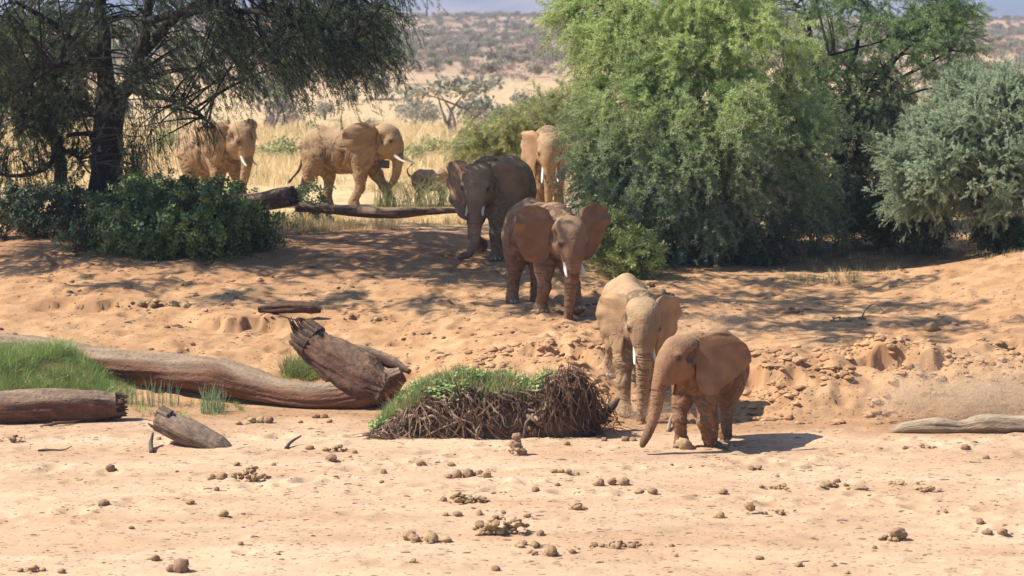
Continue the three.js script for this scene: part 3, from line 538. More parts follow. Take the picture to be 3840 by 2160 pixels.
// sprigs grow along +y
function feathery(len, pairs, ll, lw, thorns = 2, wood = [1.6, 0.9, 1.2]) {
  const g = new Geo(); g.tube([V(0, 0, 0), V(0.01, len * 0.5, 0.01), V(0, len, 0)], [0.005, 0.004, 0.002], 3, { color: () => wood, cap: false });
  for (let k = 0; k < pairs; k++) for (const s of [1, -1]) {
    const y = len * (0.12 + 0.86 * k / pairs), a = rr(-0.5, 0.5) + k * 1.1, out = V(Math.cos(a) * s, rr(0.3, 0.8), Math.sin(a) * s).normalize(), side = out.clone().cross(V(rnd() - 0.5, 1, rnd() - 0.5)).normalize(), t = rr(0.8, 1.2);
    leafQuad(g, V(0, y, 0), out, side, ll * rr(0.7, 1.2), lw, [t, t, t]);
  }
  for (let k = 0; k < thorns; k++) { const a = rnd() * 6.3, out = V(Math.cos(a), 0.3, Math.sin(a)).normalize(); leafQuad(g, V(0, len * rnd(), 0), out, V(0, 1, 0), 0.085, 0.004, [2.2, 1.7, 4.5]); }
  return g.build();
}
function broad(len, n, ll, lw) {
  const g = new Geo(); g.tube([V(0, 0, 0), V(0.02, len * 0.5, 0.0), V(0, len, 0.02)], [0.006, 0.005, 0.003], 3, { color: () => [1.2, 0.8, 0.9], cap: false });
  for (let k = 0; k < n; k++) { const a = k * 2.4, y = len * (0.15 + 0.85 * k / n), out = V(Math.cos(a), rr(-0.2, 0.6), Math.sin(a)).normalize(), side = out.clone().cross(UPV).normalize().add(V(0, rr(-0.4, 0.4), 0)).normalize(), t = rr(0.7, 1.25); leafQuad(g, V(0, y, 0).addScaledVector(out, 0.012), out, side, ll * rr(0.7, 1.15), lw * rr(0.8, 1.1), [t, t, t * 0.9]); }
  return g.build();
}
const leafMat = new THREE.MeshPhysicalMaterial({ vertexColors: true, roughness: 0.85, transmission: 0.5, thickness: 0, side: THREE.DoubleSide });
const glossLeaf = new THREE.MeshPhysicalMaterial({ vertexColors: true, roughness: 0.6, transmission: 0.25, thickness: 0, side: THREE.DoubleSide });
const barkBump = dataTexture(256, 256, (u, v) => { const a = Math.abs(tnoise(u, v, 14, 3) - 0.5) * 2; return clamp(0.3 + 0.6 * tnoise(u + 0.1 * tnoise(u, v, 4, 1), v * 0.999, 12, 5) * a + 0.3 * tnoise(u, v, 40, 6)); });
const barkMap = dataTexture(256, 256, (u, v) => 0.8 + 0.4 * (tfbm(u, v, 8, 4, 5) - 0.5) + 0.2 * (tnoise(u, v, 60, 2) - 0.5));
barkMap.colorSpace = THREE.NoColorSpace;
const bark = (r, g, b, s = 0.02) => std({ color: new THREE.Color().setRGB(r, g, b), map: barkMap, bumpMap: barkBump, bumpScale: s, roughness: 1, vertexColors: true });
const darkBark = bark(0.034, 0.025, 0.020), greyBark = bark(0.30, 0.26, 0.21), brownBark = bark(0.13, 0.085, 0.055);
function scatter(name, geometry, material, list, parent, kind = 'stuff') {   // list of [position, direction along +y, roll, scale, colour]
  const im = new THREE.InstancedMesh(geometry, material, list.length), c = new THREE.Color();
  list.forEach(([p, d, roll, s, rgb], i) => {
    Q4.setFromUnitVectors(UPV, d); Q4.multiply(tmpQ.setFromAxisAngle(UPV, roll)); Array.isArray(s) ? S4.set(...s) : S4.setScalar(s); M4.compose(p, Q4, S4); im.setMatrixAt(i, M4);
    if (rgb) im.setColorAt(i, c.setRGB(...rgb));
  });
  im.name = parent ? name : numbered(name); im.castShadow = im.receiveShadow = true; if (kind) im.userData.kind = kind; (parent ?? scene).add(im); return im;
}
const tmpQ = new THREE.Quaternion();
const vgauss = (s) => V(gauss() * s, gauss() * s, gauss() * s);
// limbs: arrays of points with radii; clumps: {p, dir, R, twigs, len}
function growTree(root, o) {
  const base = root.position, limbNodes = [];
  for (const L of o.limbs) {
    const pts = curve(L.pts, L.n ?? 24), seg = L.seg ?? 8;
    pts.forEach((p, i) => { if (i > pts.length * (L.from ?? 0.25)) limbNodes.push([p, lerp(L.r[0], L.r[1], i / (pts.length - 1))]); });
    const so = rnd() * 50, wob = L.wobble ?? 0.12;
    const loc = pts.map((p) => p.clone().sub(base).add(V(noise(p.y * 1.3, so, 1), noise(p.x * 1.3, so, 4) * 0.5, noise(p.y * 1.3, so, 7)).multiplyScalar(wob)));
    const g = new Geo().tube(loc, pts.map((p, i) => { const t = i / (pts.length - 1); return lerp(L.r[0], L.r[1], Math.pow(t, 0.8)) * (1 + (L.flare ?? 0) * Math.pow(1 - t, 6)); }), seg, { vScale: 1, uScale: 2, bump: (a, v) => L.r[0] * 0.14 * noise(Math.cos(a * 6.283) * 1.7 + so, v * 1.6, Math.sin(a * 6.283) * 1.7) });
    mesh(L.name ?? 'branch', g.build(), o.bark, root);
  }
  const tw = new Geo(), spr = o.sprigs.map(() => []);
  for (const c of o.clumps) {
    let q = null, bd = 1e9; for (const [n] of limbNodes) { const d = n.distanceTo(c.p) + Math.max(0, n.y - c.p.y) * 0.3; if (d < bd) { bd = d; q = n; } }
    const mid = q.clone().lerp(c.p, 0.5).add(V(0, (o.arch ?? 0.18) * bd, 0)).add(vgauss(0.12 * bd));
    const conn = new THREE.QuadraticBezierCurve3(q.clone(), mid, c.p.clone()).getPoints(5);
    if (bd > 0.25 && c.link !== false) tw.tube(conn.map((p) => p.clone().sub(base)), [0.032, 0.027, 0.022, 0.017, 0.013, 0.009].map((r) => r * (o.linkR ?? 1)), 4, { cap: false });
    const dir0 = (c.dir ?? c.p.clone().sub(mid).normalize());
    for (let k = 0; k < c.twigs; k++) {
      const s = conn[5].clone().lerp(conn[3], rnd() * 0.8).add(vgauss(c.R * 0.45)), L = c.len * rr(0.6, 1.25);
      const d = dir0.clone().multiplyScalar(o.along ?? 0.8).add(vgauss(o.spread ?? 0.7)).add(V(0, o.lift ?? 0, 0)).normalize();
      const pts = []; for (let i = 0; i <= 4; i++) { const t = i / 4; pts.push(s.clone().addScaledVector(d, L * t).add(V(0, -(o.droop ?? 0.35) * L * t * t, 0)).add(vgauss(0.02 * L * i))); }
      tw.tube(pts.map((p) => p.clone().sub(base)), [0.008, 0.007, 0.006, 0.004, 0.002].map((r) => r * (o.twigR ?? 1)), 3, { cap: false });
      const n = Math.max(1, Math.round(L / (o.step ?? 0.11)));
      for (let i = 0; i < n; i++) {
        const t = (i + rnd()) / n, f = t * 4, a = Math.min(3, Math.floor(f)), p = pts[a].clone().lerp(pts[a + 1], f - a), tan = pts[a + 1].clone().sub(pts[a]).normalize();
        const dd = tan.add(vgauss(o.sprigSpread ?? 0.75)).normalize(); if (rnd() > (c.leaf ?? 1) * (o.leafiness ?? 1)) continue;
        const which = Math.floor(rnd() * spr.length);
        spr[which].push([p.sub(base), dd, rnd() * 6.28, rr(0.7, 1.25) * (o.sprigScale ?? 1), o.color(p.clone().add(base), c)]);
      }
    }
  }
  mesh('twigs', tw.build(), o.twigMat ?? o.bark, root).userData.kind = 'stuff';
  o.sprigs.forEach((g, i) => spr[i].length && scatter('crown', g, o.leafMat ?? leafMat, spr[i], root));
}
const blobClumps = (blobs, o = {}) => {                        // clumps spread through the outer part of ellipsoids given by pixel place, distance and metres
  const out = [];
  for (const [px, py, d, rx, ry, rz, n, extra] of blobs) {
    const c = P(px, py, d);
    for (let k = 0; k < n; k++) { const u = V(gauss(), gauss(), gauss()).normalize(), r = Math.pow(rr(o.inner ?? 0.25, 1), 0.55); const p = V(c.x + u.x * rx * r, c.y + u.y * ry * r, c.z + u.z * rz * r); if (p.y < top(p.x, p.z) + 0.15) p.y = top(p.x, p.z) + rr(0.15, 0.4); out.push({ p, dir: u.clone().multiply(V(1, 0.7, 1)).normalize(), R: 0.35, twigs: o.twigs ?? 7, len: o.len ?? 0.8, ...extra }); }
  }
  return out;
};
const mixc = (a, b, t) => a.map((x, i) => lerp(x, b[i], t));
reseed(101);
// --- the big drooping bush tree right of the middle
{
  const d = 58.2, b = onGround(700, 250), root = thing('bush_tree', 'big bright green feathery bush tree reaching to the ground right of the middle', 'tree', b);
  const lim = (px, py, dd, r0, from = [700, 235]) => ({ pts: [b.clone().add(V(gauss() * 0.4, -0.1, gauss() * 0.4)), P(from[0] + gauss() * 18, from[1], d), P((px + from[0]) / 2 + gauss() * 14, (py * 1.15 + from[1]) / 2 - 16, (dd + d) / 2), P(px, py, dd)], r: [r0, 0.025], seg: 7 });
  const limbs = [lim(690, 20, 58.2, 0.17), lim(640, 60, 57.7, 0.13), lim(740, 30, 58.7, 0.14), lim(600, 110, 57.2, 0.10), lim(790, 90, 58.2, 0.11), lim(660, 120, 56, 0.10), lim(730, 130, 55.8, 0.10), lim(800, 160, 57.6, 0.09), lim(610, 180, 57.2, 0.08), lim(700, 60, 61.2, 0.12), lim(620, -20, 58.7, 0.12), lim(740, -20, 59.2, 0.12)];
  const clumps = blobClumps([[680, -12, 58.7, 2.3, 0.95, 2.2, 60], [640, 30, 58.2, 1.5, 1.1, 1.7, 52], [715, 45, 58.2, 2.2, 1.5, 2.3, 80], [632, 105, 57.8, 1.25, 1.1, 1.6, 48], [685, 120, 57.2, 2.3, 1.6, 2.2, 100], [770, 130, 58, 1.45, 1.4, 1.9, 52], [634, 172, 57.8, 1.2, 0.9, 1.5, 42], [690, 186, 57.2, 2.3, 1.2, 1.8, 80], [775, 200, 58, 1.3, 1.0, 1.6, 40], [690, 230, 57.6, 1.8, 0.5, 1.2, 36, { leaf: 0.6 }], [588, 8, 58.7, 0.8, 0.35, 0.7, 12], [575, 20, 58.7, 0.5, 0.5, 0.5, 8]], { twigs: 8, len: 0.85 });
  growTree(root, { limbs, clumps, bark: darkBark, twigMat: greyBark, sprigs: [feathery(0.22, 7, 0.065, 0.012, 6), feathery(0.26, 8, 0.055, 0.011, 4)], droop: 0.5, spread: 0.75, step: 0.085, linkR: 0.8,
    color: (p) => { const h = smooth(2.4, 7.2, p.y), t = clamp(h + 0.35 * noise(p.x * 0.9, p.y * 0.9, p.z * 0.9) + rr(-0.15, 0.15)); return mixc([0.225, 0.325, 0.13], [0.42, 0.58, 0.145], t); } });  // sunlit top and dimmer lower leaves painted into the leaf colour by height
}
reseed(102);
// --- dark tree standing behind it
{
  const b = onGround(845, 217), root = thing('acacia_tree', 'dark green acacia behind the big bush, its boughs reaching to the right', 'tree', b), d = 65;
  const lim = (px, py, dd, r0) => ({ pts: [b.clone(), P(838 + gauss() * 8, 170, d), P((px + 838) / 2, (py + 150) / 2 - 14, (dd + d) / 2), P(px, py, dd)], r: [r0, 0.02], seg: 7 });
  const limbs = [lim(800, 0, 65, 0.2), lim(870, -10, 65, 0.17), lim(950, 50, 64, 0.12), lim(940, 15, 65, 0.12), lim(890, 60, 63, 0.10), lim(800, 60, 65, 0.1), lim(780, -30, 66, 0.15), lim(960, 80, 64, 0.06), lim(870, 120, 63.5, 0.08), { pts: [P(780, 75, 64), P(810, 60, 63.6), P(850, 50, 63.3), P(900, 38, 63)], r: [0.06, 0.02], seg: 6 }];
  const clumps = [...blobClumps([[805, -15, 65, 2.0, 1.2, 2.6, 40], [890, 0, 65, 2.0, 0.75, 2.4, 44], [935, 25, 64.6, 1.0, 0.5, 1.2, 20], [955, 60, 64, 0.55, 0.55, 0.8, 14], [880, 50, 64.5, 1.6, 0.8, 2.0, 34]], { twigs: 6, len: 0.75 }),
    ...blobClumps([[850, 95, 64.5, 1.7, 1.0, 2.0, 84, { leaf: 0.6 }], [845, 145, 64.5, 1.8, 1.1, 1.8, 96, { leaf: 0.7 }], [800, 120, 64.5, 1.2, 1.0, 1.4, 50, { leaf: 0.7 }], [840, 190, 64, 1.7, 0.8, 1.4, 54, { leaf: 0.75 }], [900, 150, 64.5, 1.0, 1.2, 1.4, 30, { leaf: 0.5 }]], { twigs: 7, len: 0.7 })];
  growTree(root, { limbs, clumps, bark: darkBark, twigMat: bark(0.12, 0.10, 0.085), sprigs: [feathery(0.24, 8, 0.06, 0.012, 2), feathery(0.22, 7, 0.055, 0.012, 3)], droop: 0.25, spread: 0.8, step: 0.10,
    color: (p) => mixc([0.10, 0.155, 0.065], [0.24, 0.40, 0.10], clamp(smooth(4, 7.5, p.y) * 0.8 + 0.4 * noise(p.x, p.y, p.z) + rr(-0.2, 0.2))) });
}
reseed(103);
// --- grey-green shrub at the right edge
{
  const b = onGround(985, 238), root = thing('grey_shrub', 'rounded silvery grey-green shrub at the right edge of the bank', 'shrub', b), d = 56;
  const limbs = []; for (let k = 0; k < 12; k++) { const px = rr(890, 1060), py = rr(95, 170); limbs.push({ pts: [b.clone().add(vgauss(0.25)), P(lerp(985, px, 0.35), 195, d + gauss()), P(px, py, d + gauss() * 1.6)], r: [rr(0.04, 0.08), 0.012], seg: 5, n: 12 }); }
  const clumps = blobClumps([[985, 132, 56, 1.7, 1.05, 1.8, 70], [932, 160, 55.8, 1.2, 0.8, 1.5, 52], [1020, 120, 56, 1.7, 1.2, 1.8, 60], [985, 170, 55.4, 2.1, 0.9, 1.6, 80], [920, 185, 55.6, 1.0, 0.55, 1.1, 26], [992, 96, 56.4, 0.9, 0.5, 1.1, 22], [1015, 200, 55.2, 1.3, 0.6, 1.1, 26, { leaf: 0.5 }]], { twigs: 12, len: 0.5 });
  growTree(root, { limbs, clumps, bark: brownBark, twigMat: bark(0.38, 0.36, 0.28), sprigs: [feathery(0.20, 12, 0.040, 0.012, 0, [1.3, 1.05, 1.2]), feathery(0.24, 13, 0.036, 0.012, 0, [1.3, 1.05, 1.2])], droop: 0.08, spread: 0.9, along: 0.8, lift: 0.05, step: 0.075, sprigSpread: 0.55, arch: 0.05, twigR: 0.9,
    color: (p) => mixc([0.28, 0.36, 0.205], [0.43, 0.52, 0.31], clamp(0.5 + 0.5 * noise(p.x * 1.1, p.y * 1.1, p.z * 1.1) + rr(-0.25, 0.25))) });
}
reseed(104);
// --- the big tree at the left, its boughs hanging over the elephants
const leftColor = (p) => rnd() < 0.12 ? [0.20, 0.34, 0.09] : mixc([0.05, 0.082, 0.032], [0.125, 0.19, 0.06], clamp(0.4 + 0.7 * noise(p.x * 0.7, p.y * 0.7, p.z * 0.7) + rr(-0.25, 0.25)));
{
  const b = onGround(104, 232), root = thing('acacia_tree', 'large dark acacia with a thick black trunk at the left, drooping boughs over the elephants', 'tree', b), d = 61;
  const T = (px, py, dd = d) => P(px, py, dd);
  const limbs = [
    { name: 'trunk', pts: [b.clone().add(V(0, -0.3, 0)), T(105, 190), T(107, 150), T(110, 110), T(112, 88)], r: [0.40, 0.37], seg: 18, flare: 0.5, n: 30, from: 2, wobble: 0.05 },
    { name: 'limb', pts: [T(109, 100), T(104, 60), T(101, 20), T(96, -60), T(90, -160)], r: [0.26, 0.09], seg: 12 }, { name: 'limb', pts: [T(112, 96), T(128, 86), T(138, 60, 60), T(150, 10, 59), T(175, -80, 58)], r: [0.24, 0.08], seg: 12 },
    { name: 'limb', pts: [T(140, 55, 60), T(180, 15, 59.5), T(250, -15, 59), T(320, -25, 58.5), T(366, 0, 58.3), T(386, 26, 58.3)], r: [0.15, 0.02], seg: 8, wobble: 0.2 },
    { name: 'limb', pts: [T(150, 20, 59), T(210, 10, 57), T(280, 15, 55.5), T(340, 35, 55), T(378, 62, 54.6)], r: [0.11, 0.015], seg: 7, wobble: 0.2 },
    { name: 'limb', pts: [T(128, 88), T(165, 98, 60), T(190, 108, 59.6), T(205, 118, 59.2), T(216, 130, 59)], r: [0.10, 0.02], seg: 7 },
    { name: 'limb', pts: [T(102, 60), T(70, 40, 60.5), T(30, 10, 60), T(-30, -20, 60)], r: [0.14, 0.03], seg: 8 }, { name: 'limb', pts: [T(103, 70), T(80, 60, 58), T(50, 70, 56), T(20, 90, 55)], r: [0.10, 0.02], seg: 7 },
    { name: 'limb', pts: [T(98, 0), T(140, -50, 62), T(220, -80, 63), T(300, -60, 64), T(360, -10, 64)], r: [0.13, 0.02], seg: 7, wobble: 0.2 }, { name: 'limb', pts: [T(96, -60), T(150, -140, 58), T(230, -170, 56), T(330, -130, 55)], r: [0.12, 0.02], seg: 6 },
    { name: 'dead_snag', pts: [T(100, 134), T(85, 133, 60.5), T(66, 136, 60.2)], r: [0.09, 0.05], seg: 7, n: 8 }, { name: 'limb', pts: [T(104, 190, 60.5), T(96, 160, 60.2), T(88, 130, 60), T(80, 110, 60)], r: [0.07, 0.02], seg: 6 }];
  const clumps = [];
  const put = (x0, x1, yf, yt, n, d0, d1, ex) => { for (let k = 0; k < n; k++) { const px = rr(x0, x1), t = (px - x0) / (x1 - x0), py = rr(yt, yf(t)), p = P(px, py, rr(d0, d1)); clumps.push({ p, dir: V(0.5 * (px > 110 ? 1 : -1), -0.25, gauss() * 0.6).normalize(), R: 0.4, twigs: 7, len: 0.9, ...ex }); } };
  put(100, 250, (t) => lerp(88, 74, t), -10, 82, 55, 65); put(250, 330, (t) => lerp(84, 66, t), -10, 64, 54, 62); put(325, 372, (t) => lerp(70, 48, t), (0), 40, 54, 60, { dir: V(0.85, -0.2, 0.2) });
  put(-20, 100, (t) => lerp(80, 85, t), -10, 50, 56, 66); put(100, 400, () => -10, -190, 230, 52, 66); put(-150, 100, () => -10, -190, 70, 54, 66);
  put(118, 200, (t) => lerp(140, 100, t), 80, 12, 56, 62, { leaf: 0.35, dir: V(0.2, -0.9, 0), len: 0.8 }); put(122, 150, () => 182, 130, 16, 58.5, 61, { leaf: 0.6, dir: V(0.1, -0.9, 0), len: 0.7 });
  put(196, 222, () => 136, 112, 6, 58.6, 59.3, { leaf: 0.25, dir: V(0.4, -0.8, 0), len: 0.5 });
  // the high boughs above the frame, which shade the bank
  for (const [sx, sd] of [[-9.5, 57], [-8, 56.6], [-6.6, 57], [-5.4, 56.2], [-4.2, 57], [-3.2, 55.6], [-2.2, 56.4], [-1.2, 55], [-0.4, 53.8], [0.6, 54.4], [-5, 55], [-7, 55.4], [-2.4, 54.4], [0.2, 51.6], [0.9, 50.6], [1.6, 51.6], [1.4, 49.8], [2.6, 51.4], [3.6, 51], [4.8, 51.6], [5.6, 50.6], [6.6, 51.2], [7.8, 50.4], [4.4, 49], [5.6, 48.4], [7, 48.6], [8.4, 48.4], [6.4, 47.2], [7.6, 52.6], [5.6, 53], [-6.4, 52.4], [-4, 51.8], [-1.8, 51.2], [-8.6, 53.4]]) {
    const h = 9.6, k = h / Math.tan(SUN_EL), c = V(sx - k * Math.cos(SUN_AZ), ground(sx, -sd) + h, -(sd + k * Math.sin(SUN_AZ)));
    limbs.push({ name: 'limb', pts: [T(90, -160), T(90, -160).lerp(c, 0.5).add(V(0, 0.8, 0)), c], r: [0.07, 0.015], seg: 6, n: 12 });
    for (let i = 0; i < 15; i++) clumps.push({ p: c.clone().add(V(gauss() * 1.4, gauss() * 0.5, gauss() * 0.9)), dir: V(0.8, -0.1, gauss() * 0.3).normalize(), R: 0.4, twigs: 5, len: 1.0 });
  }
  growTree(root, { limbs, clumps, bark: darkBark, twigMat: bark(0.036, 0.024, 0.019), sprigs: [feathery(0.22, 7, 0.055, 0.010, 1, [0.9, 0.6, 0.9]), feathery(0.18, 6, 0.06, 0.011, 1, [0.9, 0.6, 0.9])], droop: 0.75, spread: 0.55, along: 0.8, step: 0.095, arch: 0.12, twigR: 1.3, leafiness: 0.86, color: leftColor });
}
reseed(105);
{
  const b = onGround(66, 229), root = thing('acacia_tree', 'smaller leaning acacia with a split pale-scarred trunk at the far left', 'tree', b), d = 62.5, T = (px, py, dd = d) => P(px, py, dd);
  const limbs = [{ name: 'trunk', pts: [b.clone().add(V(0, -0.2, 0)), T(63, 186), T(58, 150), T(48, 122), T(43, 100), T(40, 75)], r: [0.2, 0.10], seg: 12, flare: 0.4, n: 24, from: 0.6 },
    { name: 'limb', pts: [T(59, 150, 62), T(62, 120, 61.8), T(60, 95, 61.6), T(56, 70, 61.5)], r: [0.10, 0.03], seg: 7 }, { name: 'limb', pts: [T(58, 152), T(45, 168, 61.5), T(20, 176, 61), T(-10, 172, 61)], r: [0.09, 0.04], seg: 7 }, { name: 'limb', pts: [T(43, 100), T(25, 80, 62), T(0, 70, 61), T(-30, 60, 60)], r: [0.09, 0.03], seg: 7 }, { name: 'limb', pts: [T(60, 150, 62), T(78, 158, 61.6), T(90, 172, 61)], r: [0.06, 0.02], seg: 6 }, { name: 'limb', pts: [T(43, 100), T(0, 60, 60), T(-70, 30, 58), T(-170, 20, 56)], r: [0.09, 0.02], seg: 7 }, { name: 'limb', pts: [T(40, 78), T(35, 40), T(20, 0)], r: [0.09, 0.04], seg: 7 }];
  const clumps = [...blobClumps([[25, 85, 62, 1.3, 1.0, 1.6, 38], [60, 92, 61.5, 0.9, 0.7, 1.2, 26], [5, 115, 61.5, 0.9, 0.8, 1.2, 30], [20, 40, 62, 1.8, 1.2, 2, 26], [-60, 40, 57, 2.2, 1.0, 2.6, 60], [-150, 30, 56, 2.2, 1.0, 2.6, 60]], { twigs: 7, len: 0.75 }), ...blobClumps([[20, 140, 61.8, 1.2, 0.9, 1.2, 26, { leaf: 0.3 }], [85, 120, 62, 0.5, 1.0, 0.8, 14, { leaf: 0.5 }], [12, 172, 61.5, 0.9, 0.5, 0.8, 18, { leaf: 0.45 }], [85, 165, 62, 0.6, 0.6, 0.7, 12, { leaf: 0.5 }]], { twigs: 7, len: 0.6 })];
  growTree(root, { limbs, clumps, bark: brownBark, twigMat: bark(0.06, 0.04, 0.032), sprigs: [feathery(0.20, 6, 0.06, 0.012, 1, [0.9, 0.6, 0.9])], droop: 0.7, spread: 0.6, step: 0.10, twigR: 1.2, color: leftColor });
}
reseed(106);
// --- leafy undergrowth
function shrub(name, label, foot, blobs, o) {
  const b = onGround(...foot), root = thing(name, label, 'shrub', b);
  const limbs = []; for (const [px, py, d] of blobs) for (let k = 0; k < (o.stems ?? 2); k++) limbs.push({ pts: [b.clone().add(V(gauss() * 0.3, -0.05, gauss() * 0.2)), P(lerp(foot[0], px, 0.5), lerp(foot[1], py, 0.55), d), P(px + gauss() * 8, py, d)], r: [0.03, 0.008], seg: 5, n: 8, name: 'stem' });
  growTree(root, { limbs, clumps: blobClumps(blobs, { twigs: o.twigs ?? 6, len: o.len ?? 0.45, inner: 0.35 }), bark: brownBark, droop: 0.3, spread: 0.8, step: 0.09, linkR: 0.45, twigR: 0.8, leafMat: o.mat ?? glossLeaf, sprigs: o.sprigs, color: (p) => mixc(o.c0, o.c1, clamp(0.5 + 0.7 * noise(p.x * 1.4, p.y * 1.4, p.z * 1.4) + rr(-0.3, 0.3))), ...o.extra });
  return root;
}
const broadA = broad(0.24, 8, 0.105, 0.034), broadB = broad(0.2, 7, 0.085, 0.036), tinyLeaf = broad(0.2, 10, 0.04, 0.012), featherG = feathery(0.22, 8, 0.06, 0.011, 0);
shrub('leafy_shrub', 'broad dark green shrub at the foot of the big left tree, on the bank edge', [165, 254], [[112, 228, 57.2, 0.8, 0.5, 0.9, 28], [150, 232, 56.8, 1.2, 0.6, 0.9, 40], [205, 226, 56.8, 1.1, 0.75, 0.9, 40], [240, 226, 57.6, 0.55, 0.45, 0.8, 22], [170, 212, 58, 1.2, 0.5, 1.0, 34], [218, 210, 58.2, 0.6, 0.4, 0.9, 18], [140, 200, 58.6, 0.5, 0.4, 0.7, 12], [165, 190, 58.6, 0.5, 0.35, 0.5, 10, { leaf: 0.6 }]], { twigs: 6, len: 0.62, sprigs: [broadA, broadB], c0: [0.05, 0.09, 0.030], c1: [0.21, 0.30, 0.08] });
shrub('leafy_shrub', 'low dark thicket filling the left edge under the leaning acacia', [40, 224], [[10, 206, 60.5, 0.9, 0.45, 0.8, 34], [50, 208, 60.2, 1.0, 0.42, 0.8, 38], [90, 208, 60, 0.6, 0.4, 0.6, 20]], { twigs: 6, sprigs: [broadB, tinyLeaf], c0: [0.042, 0.075, 0.034], c1: [0.08, 0.135, 0.055] });
shrub('yellow_green_bush', 'yellow-green bush behind the elephants left of the big bush tree', [515, 168], [[500, 138, 88, 1.3, 0.8, 1.3, 50], [530, 128, 88, 1.4, 1.0, 1.4, 60], [560, 118, 89, 1.6, 1.2, 1.4, 60], [478, 146, 88, 0.8, 0.5, 0.9, 22]], { twigs: 6, len: 0.6, mat: leafMat, sprigs: [featherG, tinyLeaf], c0: [0.27, 0.32, 0.10], c1: [0.45, 0.49, 0.15], extra: { sprigScale: 1.3 } });
shrub('flowering_bush', 'light green bush with tiny leaves beside the ear-spreading elephant', [620, 262], [[612, 240, 54.6, 0.5, 0.42, 0.4, 30], [636, 254, 54.4, 0.6, 0.25, 0.4, 26], [604, 222, 55, 0.35, 0.4, 0.4, 18]], { len: 0.4, mat: leafMat, sprigs: [tinyLeaf, broadB], c0: [0.30, 0.38, 0.11], c1: [0.48, 0.56, 0.17] });
shrub('leafy_shrub', 'leafy green undergrowth in the hollow between the dark acacia and the silvery shrub', [870, 232], [[840, 206, 60, 0.9, 0.55, 0.6, 34], [880, 212, 59.5, 0.8, 0.5, 0.6, 30], [905, 206, 59, 0.7, 0.6, 0.6, 30], [925, 222, 58.4, 0.6, 0.35, 0.5, 20], [800, 218, 59.6, 0.8, 0.4, 0.5, 22]], { sprigs: [broadB, tinyLeaf], c0: [0.06, 0.095, 0.04], c1: [0.115, 0.165, 0.06] });
shrub('leafy_shrub', 'bright green leafy shrub cut by the right edge, low on the bank', [1018, 246], [[1015, 222, 56.6, 0.5, 0.5, 0.5, 28], [1030, 236, 56.2, 0.5, 0.4, 0.5, 20], [990, 238, 57, 0.3, 0.2, 0.3, 8]], { len: 0.35, sprigs: [broadB, tinyLeaf], c0: [0.09, 0.14, 0.05], c1: [0.16, 0.22, 0.07] });
shrub('twiggy_shrub', 'low grey twiggy shrub at the foot of the big bush tree', [745, 258], [[740, 250, 57, 0.9, 0.18, 0.4, 22, { leaf: 0.5 }], [690, 250, 57, 0.8, 0.2, 0.4, 18, { leaf: 0.6 }], [780, 246, 56.4, 0.7, 0.3, 0.4, 18]], { len: 0.35, mat: leafMat, sprigs: [tinyLeaf], c0: [0.09, 0.105, 0.06], c1: [0.15, 0.17, 0.09] });
shrub('green_plant', 'small leafy plant by the striding elephant, between the two bleached logs', [311, 208], [[312, 199, 66, 0.25, 0.28, 0.25, 6], [302, 204, 66, 0.25, 0.15, 0.25, 4]], { twigs: 4, len: 0.35, mat: leafMat, sprigs: [broadB], c0: [0.10, 0.15, 0.05], c1: [0.16, 0.22, 0.07] });
// ---------------------------------------------------------------- scrub on the plain and the hillside
reseed(201);
function bushGeo(w, h, flatTop, n, leaf) {
  const g = new Geo();
  const lobes = []; for (let k = 0; k < 9; k++) lobes.push([gauss() * w * 0.32, flatTop ? h * rr(0.66, 0.86) : h * rr(0.3, 0.72), gauss() * w * 0.3, w * rr(0.14, 0.26), h * (flatTop ? rr(0.08, 0.16) : rr(0.2, 0.3))]);
  for (let k = 0; k < n; k++) {
    const L = lobes[Math.floor(rnd() * 9)], u = vgauss(1).normalize(), r = Math.pow(rnd(), 0.4), p = V(L[0] + u.x * L[3] * r, L[1] + u.y * L[4] * r, L[2] + u.z * L[3] * r); if (p.y < 0.05) p.y = 0.05;
    const dir = vgauss(1).normalize(), side = dir.clone().cross(vgauss(1)).normalize(), t = rr(0.75, 1.25); leafQuad(g, p, dir, side, leaf * rr(0.7, 1.4), leaf * 0.32, [t, t, t]);
  }
  return g.build();
}
function stemGeo(w, h) { const g = new Geo(); for (let k = 0; k < 4; k++) g.tube(curve([V(gauss() * 0.08, -0.2, gauss() * 0.08), V(gauss() * w * 0.1, h * 0.35, gauss() * w * 0.1), V(gauss() * w * 0.35, h * 0.7, gauss() * w * 0.3)], 5), [0.09, 0.08, 0.07, 0.055, 0.04, 0.02].map((r) => r * h / 3), 4); return g.build(); }
const scrubMats = [[0.30, 0.285, 0.20], [0.26, 0.26, 0.175], [0.36, 0.32, 0.22], [0.35, 0.28, 0.22], [0.42, 0.42, 0.18]].map((c) => new THREE.MeshPhysicalMaterial({ color: new THREE.Color().setRGB(...c), vertexColors: true, roughness: 0.95, transmission: 0.3, thickness: 0, side: THREE.DoubleSide }));
const scrubStem = std({ color: new THREE.Color().setRGB(0.20, 0.16, 0.135), roughness: 1 });
const KINDS = {
  flat: [[5.2, 3.6, true, 520, 0.34], 'acacia', 'flat-topped grey-green acacia standing on the hazy far plain', 'acacia trees dotted over the far plain and hillside', 1, 'tree'],
  round: [[3.6, 2.4, false, 420, 0.30], 'bush', 'rounded dull green bush on the hazy far hillside', 'bushes dotted over the far hillside', 0, 'bush'],
  dry: [[3.0, 1.7, false, 320, 0.26], 'bush', 'low brownish dry bush on the hazy far hillside', 'dry bushes dotted over the far hillside', 3, 'bush'],
  pale: [[2.6, 1.5, false, 340, 0.24], 'bush', 'pale yellow-green low bush at the far edge of the dry grass', 'pale bushes along the far edge of the grass', 4, 'bush'],
};
const protos = {};
